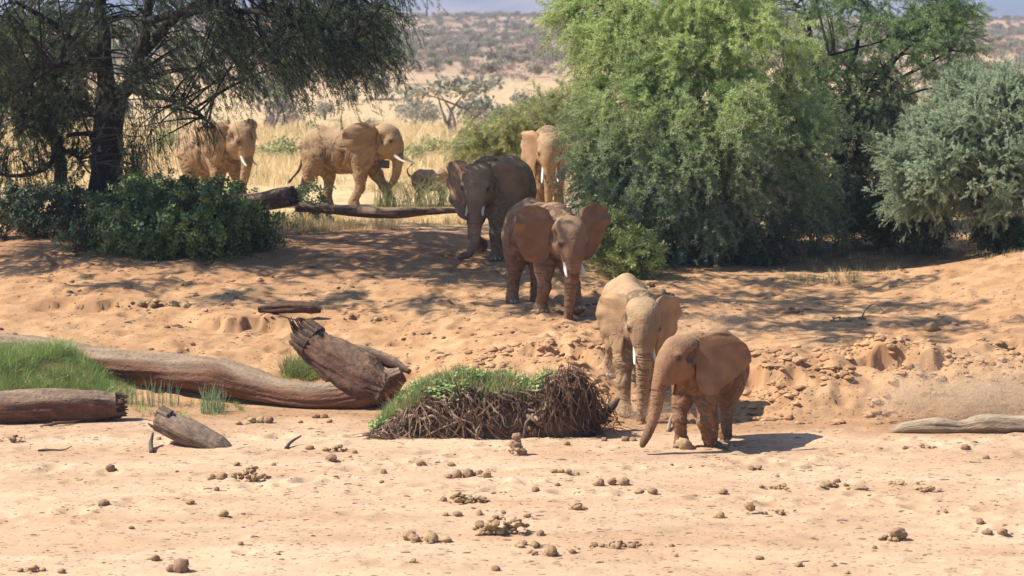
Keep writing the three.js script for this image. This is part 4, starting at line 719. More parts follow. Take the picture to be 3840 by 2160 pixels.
for (const [k, [a, name, , , m]] of Object.entries(KINDS)) protos[k] = [1, 2, 3].map(() => ({ crown: bushGeo(...a), stem: stemGeo(a[0], a[1]), m }));
function scrub(kind, x, d, s, mat, label, group = true) {
  const [, name, lab, grp, m, cat] = KINDS[kind], pr = protos[kind][Math.floor(rnd() * 3)];
  const o = thing(name, label ?? lab, cat, V(x, ground(x, -d) - 0.05, -d), rnd() * 6.28, group ? grp : null); o.scale.set(s * rr(0.85, 1.2), s * rr(0.85, 1.15), s);
  mesh('crown', pr.crown, scrubMats[mat ?? m], o); mesh('trunk', pr.stem, scrubStem, o); return o;
}
const xAt = (px, d) => (px - 512) / FOC * d;
// those that stand out one by one
scrub('flat', xAt(358, 270), 270, 1.15, 2, 'flat-topped acacia on the plain straight above the striding elephant, dark trunk visible', false);
for (const [px, d, s] of [[285, 300, 1.0], [325, 235, 0.8], [400, 300, 0.9], [455, 170, 1.2], [480, 190, 1.2], [430, 210, 0.9], [520, 240, 1.0], [262, 250, 0.8]]) { const kind = rnd() < 0.5 ? 'round' : 'flat'; scrub(kind, xAt(px, d), d, s * 1.1, rnd() < 0.5 ? 0 : 2, `${kind === 'flat' ? 'grey-green acacia' : 'rounded dull bush'} on the plain, ${px < 300 ? 'above the leftmost elephant' : px < 380 ? 'above the back of the striding elephant' : px < 420 ? 'above the trunk of the striding elephant' : px < 450 ? 'above the calf' : px < 500 ? 'above the dark elephant' : 'left of the big bush tree'}, ${d > 250 ? 'farther off' : d < 180 ? 'nearer' : 'midway'}`); }
for (const [px, d, s] of [[290, 118, 0.9], [310, 122, 0.8], [330, 126, 0.7], [275, 116, 0.7], [415, 112, 0.7], [430, 118, 0.8], [446, 124, 0.8], [402, 108, 0.5], [205, 118, 0.8], [170, 125, 0.9], [465, 132, 0.8]]) scrub('pale', xAt(px, d), d, s, undefined, `pale yellow-green bush in the far grass, ${px < 200 ? 'behind the left tree' : px < 260 ? 'behind the leftmost elephant' : px < 300 ? 'left of the striding elephant' : px < 340 ? 'just behind the striding elephant' : px < 425 ? 'right of the striding elephant' : px < 450 ? 'above the calf' : 'above the dark elephant'}${s > 0.85 ? ', one of the larger' : s < 0.75 ? ', one of the smaller' : ''}`);
const across = (px) => px < 250 ? 'behind the left tree' : px < 330 ? 'left of the striding elephant' : px < 420 ? 'straight above the striding elephant' : px < 500 ? 'above the dark elephant' : px < 610 ? 'just left of the big bush tree' : px < 950 ? 'just right of the dark acacia' : 'above the silvery shrub';
const hillRow = (d) => d < 230 ? 'on the far plain' : d < 300 ? 'at the hill foot' : d < 420 ? 'low on the hill' : d < 600 ? 'halfway up the hill' : d < 800 ? 'high on the hill' : 'near the hill crest';
for (let k = 0; k < 270; k++) {
  const d = 180 * Math.pow(5.5, Math.pow(rnd(), 0.95)), px = rnd() < 0.2 ? rr(915, 1040) : rr(-20, 610), x = xAt(px, d); if (noise(x * 0.015, 3, d * 0.012) < -0.28 && rnd() < 0.8) continue;
  const r = rnd(), kind = r < 0.24 ? 'flat' : r < 0.65 ? 'round' : 'dry', s = rr(0.55, 1.25) * lerp(1, 1.15, smooth(300, 900, d)), size = s > 1.05 ? 'large ' : s < 0.75 ? 'small ' : '';
  scrub(kind, x, d, s, rnd() < 0.25 ? 2 : undefined, `${size}${kind === 'flat' ? 'flat-topped grey-green acacia' : kind === 'round' ? 'rounded dull green bush' : 'low brownish dry bush'} ${hillRow(d)}, ${across(px)}`);
}
{ // the rest of the scrub, too small and far to tell apart
  const list = [], kinds = [protos.round[0].crown, protos.dry[0].crown];
  const lists = [[], []];
  for (let k = 0; k < 8200; k++) { const d = 300 * Math.pow(3.6, Math.sqrt(rnd())), x = xAt(rr(-60, 1084), d); if (noise(x * 0.012 + 9, 4, d * 0.009) < -0.1 && rnd() < 0.55) continue; const s = rr(0.3, 1.05), c = rr(0.8, 1.2); lists[k & 1].push([V(x, ground(x, -d) - 0.1, -d), UPV, rnd() * 6.28, [s * 1.2, s, s * 1.2], [c, c * rr(0.92, 1.02), c * rr(0.85, 1)]]); }
  lists.forEach((l, i) => tag(scatter('distant_scrub', kinds[i], scrubMats[i ? 3 : 0], l), null, null, null, 'stuff'));
}
// ---------------------------------------------------------------- grasses
function tuft(n, h, spread, w, lean = 0.35) {
  const g = new Geo();
  for (let k = 0; k < n; k++) {
    const a = rnd() * 6.28, r = spread * Math.sqrt(rnd()), hh = h * rr(0.55, 1.15), b = V(Math.cos(a) * r, 0, Math.sin(a) * r), l = V(Math.cos(a) + gauss() * 0.7, 0, Math.sin(a) + gauss() * 0.7).multiplyScalar(lean * hh * rnd()), t = rr(0.75, 1.25), s = V(-Math.sin(a + gauss()), 0, Math.cos(a + gauss())).normalize();
    const p1 = b.clone().addScaledVector(l, 0.3).add(V(0, hh * 0.55, 0)), p2 = b.clone().add(l).add(V(0, hh, 0));
    const A = g.v(b.x - s.x * w, 0, b.z - s.z * w, [t, t, t]), B = g.v(b.x + s.x * w, 0, b.z + s.z * w, [t, t, t]), C = g.v(p1.x + s.x * w * 0.8, p1.y, p1.z + s.z * w * 0.8, [t, t, t]), D = g.v(p1.x - s.x * w * 0.8, p1.y, p1.z - s.z * w * 0.8, [t, t, t]), E = g.v(p2.x, p2.y, p2.z, [t, t, t]);
    g.q(A, B, C, D); g.f(D, C, E);
  }
  return g.build();
}
const grassMat = new THREE.MeshPhysicalMaterial({ vertexColors: true, roughness: 0.8, transmission: 0.35, thickness: 0, side: THREE.DoubleSide });
reseed(202);
{
  const T = [tuft(16, 0.34, 0.16, 0.006), tuft(14, 0.5, 0.2, 0.007, 0.5), tuft(18, 0.22, 0.25, 0.006, 0.8)], L = [[], [], []];
  const straw = () => { const t = rnd(), c = mixc([0.72, 0.545, 0.27], [0.86, 0.70, 0.40], t); return rnd() < 0.06 ? [0.30, 0.30, 0.12] : c; };
  for (let k = 0; k < 24000; k++) {
    const d = 60 * Math.pow(3.4, Math.pow(rnd(), 0.9)), x = xAt(rr(-120, 1144), d), t = d - toeAt(x); if (t < 18) continue;
    const n = noise(x * 0.22, 11, d * 0.16); if (n < lerp(0.12, -0.2, smooth(70, 105, d)) + rr(-0.2, 0.2)) continue;
    if (d < 80 && x > -6 && x < 3 && rnd() < 0.75) continue;
    const s = lerp(0.9, 2.1, smooth(62, 160, d)) * rr(0.7, 1.3) * (d < 80 ? 0.75 : 1), i = d < 80 && rnd() < 0.6 ? 2 : Math.floor(rnd() * 3); L[i].push([V(x, top(x, -d) - 0.02, -d), UPV, rnd() * 6.28, [s * 1.2, s * 0.9, s * 1.2], straw()]);
  }
  // the fringe along the crest of the bank
  const patch = (px0, px1, py0, py1, n, s0, green = 0) => { for (let k = 0; k < n; k++) { const p = onGround(rr(px0, px1), rr(py0, py1)), c = straw(); if (noise(p.x * 0.8, 21, p.z * 0.8) < -0.15 && rnd() < 0.7) continue; L[rnd() < 0.5 ? 2 : 0].push([p.add(V(0, -0.02, 0)), UPV, rnd() * 6.28, s0 * rr(0.6, 1.2), rnd() < green ? [0.17, 0.21, 0.08] : c]); } };
  patch(262, 330, 216, 232, 330, 0.9, 0.15); patch(320, 400, 216, 230, 260, 0.75, 0.08); patch(390, 470, 214, 226, 220, 0.7); patch(600, 640, 220, 250, 130, 0.9, 0.2); patch(740, 980, 222, 236, 360, 0.8, 0.2); patch(780, 900, 236, 276, 240, 0.6, 0.55); patch(930, 1024, 232, 262, 110, 0.6, 0.3); patch(780, 860, 276, 284, 80, 0.5, 0.9); patch(600, 640, 255, 266, 30, 0.5, 0.5); patch(760, 800, 268, 276, 40, 0.4, 0.6);
  L.forEach((l, i) => tag(scatter('dry_grass', T[i], grassMat, l), null, null, null, 'stuff'));
}
reseed(203);
function grassClump(name, label, foot, blades, o) {            // long thin leaves, one merged part
  const b = onGround(...foot), root = thing(name, label, 'grass', b), g = new Geo();
  for (let k = 0; k < blades; k++) { const a = rnd() * 6.28, r = o.r * Math.sqrt(rnd()), s = V(Math.cos(a) * r * (o.wide ?? 1), 0, Math.sin(a) * r), h = o.h * rr(0.4, 1.1), l = V(gauss(), 0, gauss()).multiplyScalar(o.lean * h), c = mixc(o.c0, o.c1, rnd()); s.y = top(s.x + b.x, s.z + b.z) - b.y - 0.03; const pts = curve([s, s.clone().addScaledVector(l, 0.3).add(V(0, h * 0.6, 0)), s.clone().add(l).add(V(0, h * (o.bend && rnd() < 0.4 ? 0.75 : 1), 0))], 5); g.tube(pts, [1, 0.9, 0.75, 0.6, 0.4, 0.15].map((q) => q * o.w), 4, { color: () => c, cap: false }); }
  mesh('blades', g.build(), grassMat, root).userData.kind = 'stuff'; return root;
}
grassClump('tall_grass', 'tall green grass clump in front of the calf and the striding elephant', [428, 207], 230, { r: 0.6, wide: 2.2, h: 1.1, lean: 0.95, w: 0.008, c0: [0.28, 0.32, 0.12], c1: [0.52, 0.48, 0.22], bend: 1 });
grassClump('tall_grass', 'small yellow-green weed clump at the front foot of the striding elephant', [384, 207], 90, { r: 0.3, h: 0.75, lean: 0.25, w: 0.008, c0: [0.24, 0.28, 0.07], c1: [0.40, 0.40, 0.14] });
grassClump('rush_clump', 'left of two upright green rush clumps before the big bleached log', [152, 405], 70, { r: 0.35, wide: 1.7, h: 0.55, lean: 0.18, w: 0.0055, c0: [0.14, 0.23, 0.08], c1: [0.26, 0.38, 0.16] });
grassClump('rush_clump', 'right of two green rush clumps before the big bleached log, leaning outwards', [214, 413], 90, { r: 0.26, h: 0.6, lean: 0.32, w: 0.0055, c0: [0.14, 0.24, 0.08], c1: [0.30, 0.42, 0.18] });
// ---------------------------------------------------------------- driftwood
reseed(301);
const woodBump = dataTexture(512, 512, (u, v) => { const w = u + 0.03 * tnoise(u, v, 6, 4); return clamp(0.2 + 0.5 * tnoise(w, v * 0.999, 48, 3) * 0.6 + 0.3 * Math.abs(tnoise(w, v, 24, 7) - 0.5) * 2 + 0.25 * tnoise(w, v, 96, 9)); });
const woodMap = dataTexture(512, 512, (u, v) => { const w = u + 0.02 * tnoise(u, v, 5, 4), s = tnoise(w, v, 60, 8), c = Math.abs(tnoise(w, v, 20, 5) - 0.5); return [0.72 + 0.3 * s * 0.8 + 0.15 * (tfbm(u, v, 6, 3, 2) - 0.5) - (c < 0.03 ? 0.25 : 0)].map((q) => [q, q, q])[0]; });
woodMap.colorSpace = THREE.NoColorSpace;
for (const t of [woodBump, woodMap]) t.repeat.set(1, 0.35);
const wood = std({ vertexColors: true, map: woodMap, bumpMap: woodBump, bumpScale: 0.02, roughness: 0.9 });
const redWood = [0.20, 0.088, 0.044], greyWood = [0.42, 0.31, 0.205], darkWood = [0.10, 0.058, 0.038];
function logGeo(base, pts, radii, o = {}) {                   // world points -> a weathered trunk, local to base; its upper side is bleached
  const n = o.n ?? 90, seg = o.seg ?? 44, c = curve(pts, n), so = o.seed ?? 1;
  const R = (t) => { const f = t * (radii.length - 1), i = Math.min(radii.length - 2, Math.floor(f)); return lerp(radii[i], radii[i + 1], smooth(0, 1, f - i)); };
  const rough = o.rough ?? 1;
  const g = new Geo().tube(c.map((p) => p.clone().sub(base)), c.map((p, i) => R(i / n)), seg, {
    flat: o.flat ?? 1, uScale: 2, vScale: 1,
    bump: (a, v, t) => { const x = Math.cos(a * 6.283), y = Math.sin(a * 6.283), r = R(t), tw = v * (o.twist ?? 0.12); const x2 = x * Math.cos(tw) - y * Math.sin(tw), y2 = x * Math.sin(tw) + y * Math.cos(tw); return r * rough * (0.16 * noise(x * 1.2 + so, y * 1.2, v * 0.9) + 0.05 * noise(x2 * 4 + so, y2 * 4, v * 0.7) - 0.055 * smooth(0.55, 1, ridge(x2 * 3.2, y2 * 3.2 + so, v * 0.35)) + 0.02 * noise(x2 * 11, y2 * 11, v * 1.5)) + (o.jag && (t < 0.06 || t > 0.94) ? (rnd() - 0.5) * 0.06 : 0); },
    color: (t, a) => { const top_ = smooth(0.15, 0.75, Math.cos(a * 6.283) + 0.35 * noise(t * 9, a * 5, so)), k = 0.85 + 0.4 * noise(t * 14 + so, Math.cos(a * 6.283) * 3, Math.sin(a * 6.283) * 3); return mixc(o.side ?? redWood, o.top ?? greyWood, top_ * (o.bleach ?? 0.8)).map((q) => q * k); },
  });
  return g.build();
}
// splinters standing out of a broken end
function splinters(base, at, dir, R, n, len, cols) { const g = new Geo(), up = Math.abs(dir.y) < 0.9 ? V(0, 1, 0) : V(1, 0, 0), A = dir.clone().cross(up).normalize(), B = A.clone().cross(dir).normalize(); for (let k = 0; k < n; k++) { const a = rnd() * 6.28, r = R * Math.sqrt(rnd()) * 0.92, s = at.clone().addScaledVector(A, Math.cos(a) * r).addScaledVector(B, Math.sin(a) * r).sub(base), L = len * rr(0.3, 1.1), w = R * rr(0.06, 0.17), c = mixc(cols[0], cols[1], rnd()); g.tube([s.clone().addScaledVector(dir, -0.16), s.clone().addScaledVector(dir, L * 0.5).add(vgauss(0.01)), s.clone().addScaledVector(dir, L).add(vgauss(0.02))], [w, w * 0.85, w * rr(0.15, 0.5)], 5, { color: () => c }); } return g.build(); }
const splinterCols = [[0.085, 0.048, 0.030], [0.25, 0.15, 0.09]];
{
  const base = onGround(230, 405), root = thing('driftwood_log', 'huge weathered fallen tree trunk stretching from the left edge to its broken root end', 'log', base);
  const sp = [[-30, 346, 48.6, 0.36], [30, 350, 48.2, 0.36], [85, 361, 47.2, 0.38], [130, 367, 46.6, 0.40], [175, 371, 46.2, 0.42], [210, 375, 45.9, 0.44], [248, 384, 45.5, 0.38], [290, 394, 45.1, 0.33], [325, 397, 44.9, 0.36], [360, 392, 44.8, 0.38], [385, 384, 44.7, 0.34], [403, 374, 44.7, 0.18]];
  mesh('trunk', logGeo(base, sp.map(([x, y, d]) => P(x, y, d)), sp.map((q) => q[3] * 0.84), { n: 190, seg: 72, seed: 3, bleach: 0.8, rough: 1.35 }), wood, root);
  const st = [[388, 392, 44.6, 0.30], [362, 378, 44.8, 0.42], [338, 360, 45, 0.40], [319, 347, 45.2, 0.34], [307, 338, 45.3, 0.30]], pts = st.map(([x, y, d]) => P(x, y, d));
  mesh('broken_root', logGeo(base, pts, st.map((q) => q[3]), { n: 80, seg: 64, seed: 8, side: [0.14, 0.065, 0.036], top: [0.26, 0.16, 0.10], bleach: 0.6, rough: 2.3, twist: 0.3, jag: 1 }), wood, root);
  mesh('splinters', splinters(base, pts[4], pts[4].clone().sub(pts[3]).normalize(), 0.34, 210, 0.20, splinterCols), wood, root);
  mesh('splinters', splinters(base, P(300, 333, 45.2), V(-0.42, 0.85, 0.15).normalize(), 0.16, 26, 0.36, splinterCols), wood, root);
  mesh('root_ridge', logGeo(base, [P(325, 352, 45.2), P(360, 352, 45.3), P(390, 362, 45.2), P(410, 372, 45)], [0.10, 0.14, 0.12, 0.05], { n: 30, seg: 20, seed: 5, rough: 1.5 }), wood, root);
}
function simpleLog(name, label, foot, sp, o = {}) {
  const base = onGround(...foot), root = thing(name, label, 'log', base), pts = sp.map(([x, y, d]) => P(x, y, d));
  mesh('trunk', logGeo(base, pts, sp.map((q) => q[3]), o), o.mat ?? wood, root);
  for (const e of o.ends ?? []) { const i = e ? pts.length - 1 : 0, j = e ? i - 1 : 1; mesh('splinters', splinters(base, pts[i], pts[i].clone().sub(pts[j]).normalize(), sp[i][3] * 0.95, o.nSpl ?? 40, o.spl ?? 0.12, o.cols ?? splinterCols), wood, root); }
  return root;
}
simpleLog('driftwood_log', 'short thick reddish log lying at the lower left edge, below the green grass', [60, 424], [[-40, 411, 43.0, 0.32], [0, 410, 43.0, 0.33], [50, 408, 43.1, 0.34], [90, 407, 43.2, 0.30], [116, 406, 43.3, 0.24]], { seed: 12, ends: [1], nSpl: 90, spl: 0.2, side: [0.18, 0.08, 0.045], bleach: 0.6, rough: 1.4 });
simpleLog('broken_stump', 'jagged broken slab of trunk leaning out of the sand, left of the middle foreground', [205, 451], [[240, 459, 40.0, 0.12], [214, 447, 40.1, 0.28], [186, 432, 40.2, 0.31], [162, 420, 40.4, 0.27]], { seed: 15, n: 50, ends: [1], side: [0.25, 0.155, 0.10], top: [0.36, 0.26, 0.18], rough: 1.7, spl: 0.10, flat: 0.7, cols: [[0.10, 0.06, 0.04], [0.36, 0.27, 0.19]] });
simpleLog('bark_slab', 'dark slab of bark lying on the sand slope above the broken root', [290, 316], [[258, 309, 50.6, 0.08], [272, 308, 50.6, 0.15], [292, 307, 50.6, 0.17], [310, 308, 50.6, 0.15], [321, 310, 50.6, 0.08]], { seed: 19, n: 60, side: [0.12, 0.058, 0.034], top: [0.20, 0.11, 0.065], rough: 2.8, flat: 0.75 });
simpleLog('driftwood_log', 'sandy bleached log half buried in dust at the lower right edge', [960, 436], [[884, 435, 41.7, 0.03], [905, 429, 41.7, 0.13], [935, 427, 41.7, 0.17], [960, 428, 41.7, 0.13], [985, 424, 41.7, 0.17], [1015, 425, 41.7, 0.17], [1060, 422, 41.7, 0.17]], { seed: 23, side: [0.38, 0.27, 0.17], top: [0.52, 0.40, 0.27], rough: 1.5, bleach: 1 });
simpleLog('fallen_log', 'thick broken log end on the bank crest beside the dark shrub', [270, 212], [[230, 203, 65.2, 0.22], [258, 202, 65, 0.24], [278, 199, 64.8, 0.27], [293, 197, 64.6, 0.27]], { seed: 27, n: 40, ends: [1], side: [0.14, 0.08, 0.055], top: [0.26, 0.18, 0.125], rough: 1.7, spl: 0.10, cols: [[0.05, 0.04, 0.035], [0.14, 0.11, 0.09]] });
simpleLog('fallen_log', 'long thin grey log lying across the crest below the striding elephant', [380, 215], [[296, 207, 65.4, 0.14], [330, 209, 65.2, 0.13], [365, 212, 64.6, 0.155], [395, 213, 64.2, 0.15], [430, 211, 64.4, 0.10], [460, 211, 64, 0.06], [485, 214, 63.2, 0.03]], { seed: 31, side: [0.19, 0.115, 0.075], top: [0.33, 0.235, 0.16], rough: 1.2 });
simpleLog('dark_snag', 'dark twisted root stub beside the root mound, pointing up to the right', [590, 436], [[576, 434, 41.8, 0.10], [590, 425, 41.8, 0.13], [604, 415, 41.8, 0.11], [613, 406, 41.9, 0.08], [619, 399, 42, 0.03]], { seed: 35, n: 40, side: [0.075, 0.045, 0.035], top: [0.16, 0.105, 0.075], rough: 2, flat: 0.8 });
simpleLog('fallen_branch', 'dead pale branch sticking out of the bank at the right edge', [1018, 291], [[1012, 292, 53.2, 0.03], [1020, 285, 53.2, 0.05], [1034, 277, 53.2, 0.06]], { seed: 37, n: 20, seg: 12, side: [0.33, 0.26, 0.2] });
function twig(name, label, pts, r, col = [0.2, 0.135, 0.085]) { const w = pts.map(([x, y, up]) => { const q = onGround(x, y); q.y += up ?? 0.01; return q; }), base = w[0].clone(), root = tag(mesh(name, new Geo().tube(curve(w, 14).map((p) => p.sub(base)), [...Array(15).keys()].map((k) => r * lerp(1, 0.4, k / 14)), 7, { color: () => col }).build(), wood), label, 'stick'); root.position.copy(base); return root; }
twig('stick', 'crooked root lying under the short reddish log at the left', [[40, 428], [56, 426, 0.05], [72, 424, 0.03], [90, 421, 0.04], [104, 420]], 0.035, [0.22, 0.13, 0.085]);
twig('stick', 'short pale stick leaning against the short reddish log', [[55, 425], [49, 419, 0.1], [44, 413, 0.42]], 0.025, [0.3, 0.19, 0.12]);
twig('stick', 'thin dark stick lying flat on the sand at the left foreground', [[38, 451], [52, 451, 0.02], [64, 451, 0.02], [72, 449, 0.05]], 0.018, [0.10, 0.07, 0.05]);
twig('stick', 'thin crooked twig on the shaded slope right of the herd', [[862, 317], [868, 312, 0.1], [875, 311, 0.15], [884, 313, 0.02]], 0.012, [0.13, 0.09, 0.06]);
twig('stick', 'pale branch lying at the leafy shrub foot on the left bank', [[170, 238, 0.15], [182, 247, 0.1], [192, 256]], 0.03, [0.34, 0.21, 0.13]);
twig('stick', 'small upright dead stub on the bank at far left, below the thicket', [[74, 253], [75, 247, 0.2], [77, 241, 0.4]], 0.05, [0.27, 0.18, 0.13]);
twig('stick', 'small grey splinter of wood standing on the sand, middle left', [[286, 449], [292, 446, 0.08], [301, 444, 0.14]], 0.035, [0.14, 0.12, 0.10]);
twig('stick', 'short mossy stub standing in the sand left of the leaning slab', [[152, 453], [151, 448, 0.1], [153, 445, 0.2]], 0.05, [0.15, 0.12, 0.08]);
twig('bleached_root', 'small pale curled root on the ground behind the young elephant', [[668, 432], [670, 427, 0.1], [674, 424, 0.2], [680, 426, 0.12]], 0.04, [0.5, 0.36, 0.24]);
// ---------------------------------------------------------------- the mound of roots
reseed(302);
{
  const base = onGround(490, 438); base.z -= 0.75; base.y = top(base.x, base.z); const root = thing('root_mound', 'tangled mound of bare roots and earth topped with green grass, middle of the river edge', 'root mound', base);
  // outline of the mound: its height along x (metres from the base point)
  const prof = piecewise([[-2.0, 0.0], [-1.9, 0.22], [-1.6, 0.5], [-1.25, 0.85], [-0.9, 1.0], [-0.4, 1.03], [0.2, 0.95], [0.7, 0.9], [1.05, 1.08], [1.4, 1.22], [1.65, 1.05], [1.82, 0.6], [1.95, 0]]);
  const E = new Geo(), nx = 70, nz = 26, depth = 0.85;
  for (let j = 0; j <= nz; j++) for (let i = 0; i <= nx; i++) { const x = -2.0 + 3.95 * i / nx, a = Math.PI * j / nz, h = Math.max(0.02, prof(x)) * 0.9, r = depth * Math.pow(clamp(1 - (x / 2.1) ** 2), 0.5); const over = 1 - 0.22 * smooth(0, 0.5, Math.sin(a)) * (1 - smooth(0.5, 0.9, Math.sin(a))); const n = 1 + 0.22 * fbm(x * 2.5, a * 2.2, 3, 3); E.v(x, Math.pow(Math.max(0, Math.sin(a)), 0.85) * h * n - 0.05, Math.cos(a) * r * n * over, mixc([0.15, 0.085, 0.048], [0.27, 0.165, 0.095], rnd()), x, a); }
  for (let j = 0; j < nz; j++) for (let i = 0; i < nx; i++) { const k = j * (nx + 1) + i; E.q(k, k + 1, k + nx + 2, k + nx + 1); }
  mesh('earth_core', E.build(), std({ vertexColors: true, roughness: 1, bumpMap: barkBump, bumpScale: 0.05 }), root);
  const cols = [[0.20, 0.10, 0.058], [0.40, 0.235, 0.14], [0.60, 0.42, 0.28]], fine = new Geo();
  const surf = (x, f) => { const a = f * Math.PI / 2, n = 1 + 0.22 * fbm(x * 2.5, a * 2.2, 3, 3), h = prof(x) * 0.9 * n, r = depth * n * Math.pow(clamp(1 - (x / 2.1) ** 2), 0.5); return V(x, Math.pow(Math.max(0, Math.sin(a)), 0.85) * h, Math.cos(a) * r); };
  for (let k = 0; k < 560; k++) {
    const x0 = rr(-1.95, 1.8), big = k < 110, f0 = rr(0.25, 0.98), L = big ? rr(0.6, 1.5) : rr(0.25, 0.9), dirx = gauss() * 1.1, pts = [];
    for (let i = 0; i <= 5; i++) { const t = i / 5, x = clamp(x0 + dirx * L * t * 0.8 + gauss() * 0.03, -2.1, 1.95), f = Math.max(-0.02, f0 - t * L * rr(0.45, 0.8) * (big ? 0.6 : 0.9)), p = surf(x, f); p.z += (big ? 0.06 : rr(0.02, 0.16)) + 0.10 * Math.sin(t * 3.1) * rnd() + gauss() * 0.02; p.y += gauss() * 0.03; p.y = Math.max(p.y, 0.0); pts.push(p); }
    const c = big ? mixc(cols[0], cols[2], Math.pow(rnd(), 1.6)) : mixc(cols[0], cols[1], rnd()), r0 = big ? rr(0.018, 0.042) : rr(0.005, 0.015), cc = curve(pts, big ? 16 : 10), rad = cc.map((p, i) => r0 * lerp(1, 0.35, i / (cc.length - 1)));
    if (big) { const m = mesh('root', new Geo().tube(cc, rad, 7, { color: () => c, bump: (a, v) => r0 * 0.25 * noise(a * 5, v * 9, k) }).build(), wood, root); } else fine.tube(cc, rad, 4, { color: () => c, cap: false });
  }
  // a curtain of hair roots at the right end, and loose ends at the left
  for (let k = 0; k < 260; k++) { const x = rr(0.95, 1.95), a = rr(-0.3, 1.2), h = prof(x) * rr(0.75, 1.08), z = Math.cos(a) * 0.7 * Math.sqrt(clamp(1 - (x / 2.15) ** 2)) + 0.1; const L = h * rr(0.3, 0.95), p0 = V(x + gauss() * 0.05, h, z), p2 = V(x + gauss() * 0.42 + 0.08, Math.max(0.02, h - L), z + rr(0, 0.38)); fine.tube(curve([p0, p0.clone().lerp(p2, 0.4).add(V(gauss() * 0.2 + 0.05, 0.1, rr(0, 0.16))), p0.clone().lerp(p2, 0.75).add(V(gauss() * 0.12, 0, gauss() * 0.06)), p2], 7), [1, 1, 0.9, 0.8, 0.7, 0.6, 0.45, 0.3].map((q) => q * rr(0.005, 0.013)), 4, { color: () => mixc(cols[0], cols[1], Math.pow(rnd(), 1.5)), cap: false }); }
  for (let k = 0; k < 240; k++) { const x = rr(-2.05, -1.1), z = rr(0.2, 0.85), h = Math.max(0.1, prof(x)) * rr(0.3, 0.8); fine.tube(curve([V(x, h, z), V(x + gauss() * 0.15, h * 0.6, z + rr(0.02, 0.15)), V(x + gauss() * 0.3, 0.02, z + rr(0.05, 0.3))], 6), [1, 0.95, 0.9, 0.8, 0.7, 0.5, 0.3].map((q) => q * rr(0.006, 0.016)), 4, { color: () => mixc(cols[1], cols[2], rnd()), cap: false }); }
  mesh('hair_roots', fine.build(), wood, root).userData.kind = 'stuff';
  // grass and leaves that grow on it
  const gt = tuft(14, 0.20, 0.09, 0.004, 1.1), gl = [], greens = () => rnd() < 0.22 ? [0.34, 0.30, 0.12] : mixc([0.13, 0.22, 0.06], [0.36, 0.48, 0.14], rnd());
  for (let k = 0; k < 620; k++) { const x = rr(-1.9, 1.1), f = rr(0.5, 1.25); if (x > 0.4 && rnd() < 0.5) continue; const p = surf(x, Math.min(f, 1)); if (f > 1) p.z = -(f - 1) * 2 * 0.6; if (x < -1.2 && f < 0.75) p.z += 0.1; gl.push([p, V(gauss() * 0.4, 1, rr(-0.2, 0.5)).normalize(), rnd() * 6.28, rr(0.6, 1.4), rnd() < 0.2 ? [0.55, 0.44, 0.21] : greens()]); }
  scatter('grass', gt, grassMat, gl, root);
  const lf = broad(0.10, 5, 0.065, 0.028), ll = [];
  for (const [cx, f, n, s] of [[-1.25, 1.0, 30, 0.22], [-0.35, 1.0, 46, 0.26], [0.62, 1.0, 22, 0.18], [-0.95, 0.62, 26, 0.2], [-0.7, 0.5, 22, 0.2], [0.85, 0.75, 14, 0.14], [-1.95, 0.35, 26, 0.16]]) for (let k = 0; k < n; k++) { const x = cx + gauss() * s, p = surf(x, clamp(f + gauss() * 0.12)); p.y += rr(0, 0.2) * rnd(); p.z += 0.05; ll.push([p, V(gauss() * 0.5, 1, rr(0, 0.8)).normalize(), rnd() * 6.28, rr(0.7, 1.3), mixc([0.17, 0.27, 0.08], [0.34, 0.45, 0.15], rnd())]); }
  scatter('leaves', lf, glossLeaf, ll, root);
}
reseed(303);
{ // the lush grass behind the short log at the left, and round the broken root
  const gt = tuft(16, 0.26, 0.10, 0.0045, 1.2), gl = [], greens = () => rnd() < 0.14 ? [0.46, 0.37, 0.17] : mixc([0.16, 0.26, 0.06], [0.44, 0.56, 0.15], rnd());
  const c = onGround(48, 398), hump = (x, z) => { const u = (x - c.x + 0.95) / 2.1, v = (z - c.z + 0.75) / 1.35; return top(x, z) - 0.06 + 0.60 * Math.exp(-(u * u * u * u + v * v)); };
  for (let k = 0; k < 4200; k++) { const x = c.x + rr(-2.9, 1.6), z = c.z + rr(-2.2, 0.75); const hh = hump(x, z); if (hh - top(x, z) < rr(-0.02, 0.10)) continue; gl.push([V(x, hh - 0.01, z), V(gauss() * 0.5, 1, rr(-0.1, 0.6)).normalize(), rnd() * 6.28, rr(0.35, 1.0) * (1 + 0.8 * noise(x * 1.5, 3, z * 1.5)), greens()]); }
  for (let k = 0; k < 150; k++) { const q = onGround(302 + gauss() * 16, 372 + gauss() * 8); gl.push([q, V(gauss() * 0.4, 1, 0.3).normalize(), rnd() * 6.28, rr(0.6, 1.3), rnd() < 0.3 ? [0.42, 0.33, 0.15] : greens()]); }
  for (let k = 0; k < 60; k++) { const q = onGround(rr(130, 250), rr(404, 418)); gl.push([q, UPV, rnd() * 6.28, rr(0.3, 0.7), greens()]); }
  const bank = []; tag(scatter('green_grass', gt, grassMat, gl), null, null, null, 'stuff');
  // the low earth hump that this grass grows on
  const E = new Geo(), n = 30;
  for (let j = 0; j <= n; j++) for (let i = 0; i <= n; i++) { const x = c.x - 2.9 + 4.6 * i / n, z = c.z + 0.9 - 3.2 * j / n; E.v(x, hump(x, z) + 0.02 * noise(x * 3, 1, z * 3), z, [0.30, 0.18, 0.09], x, z); }
  for (let j = 0; j < n; j++) for (let i = 0; i < n; i++) { const k = j * (n + 1) + i; E.q(k, k + 1, k + n + 2, k + n + 1); }
  tag(mesh('earth_hump', E.build(), std({ vertexColors: true, roughness: 1 })), null, null, null, 'structure');
}
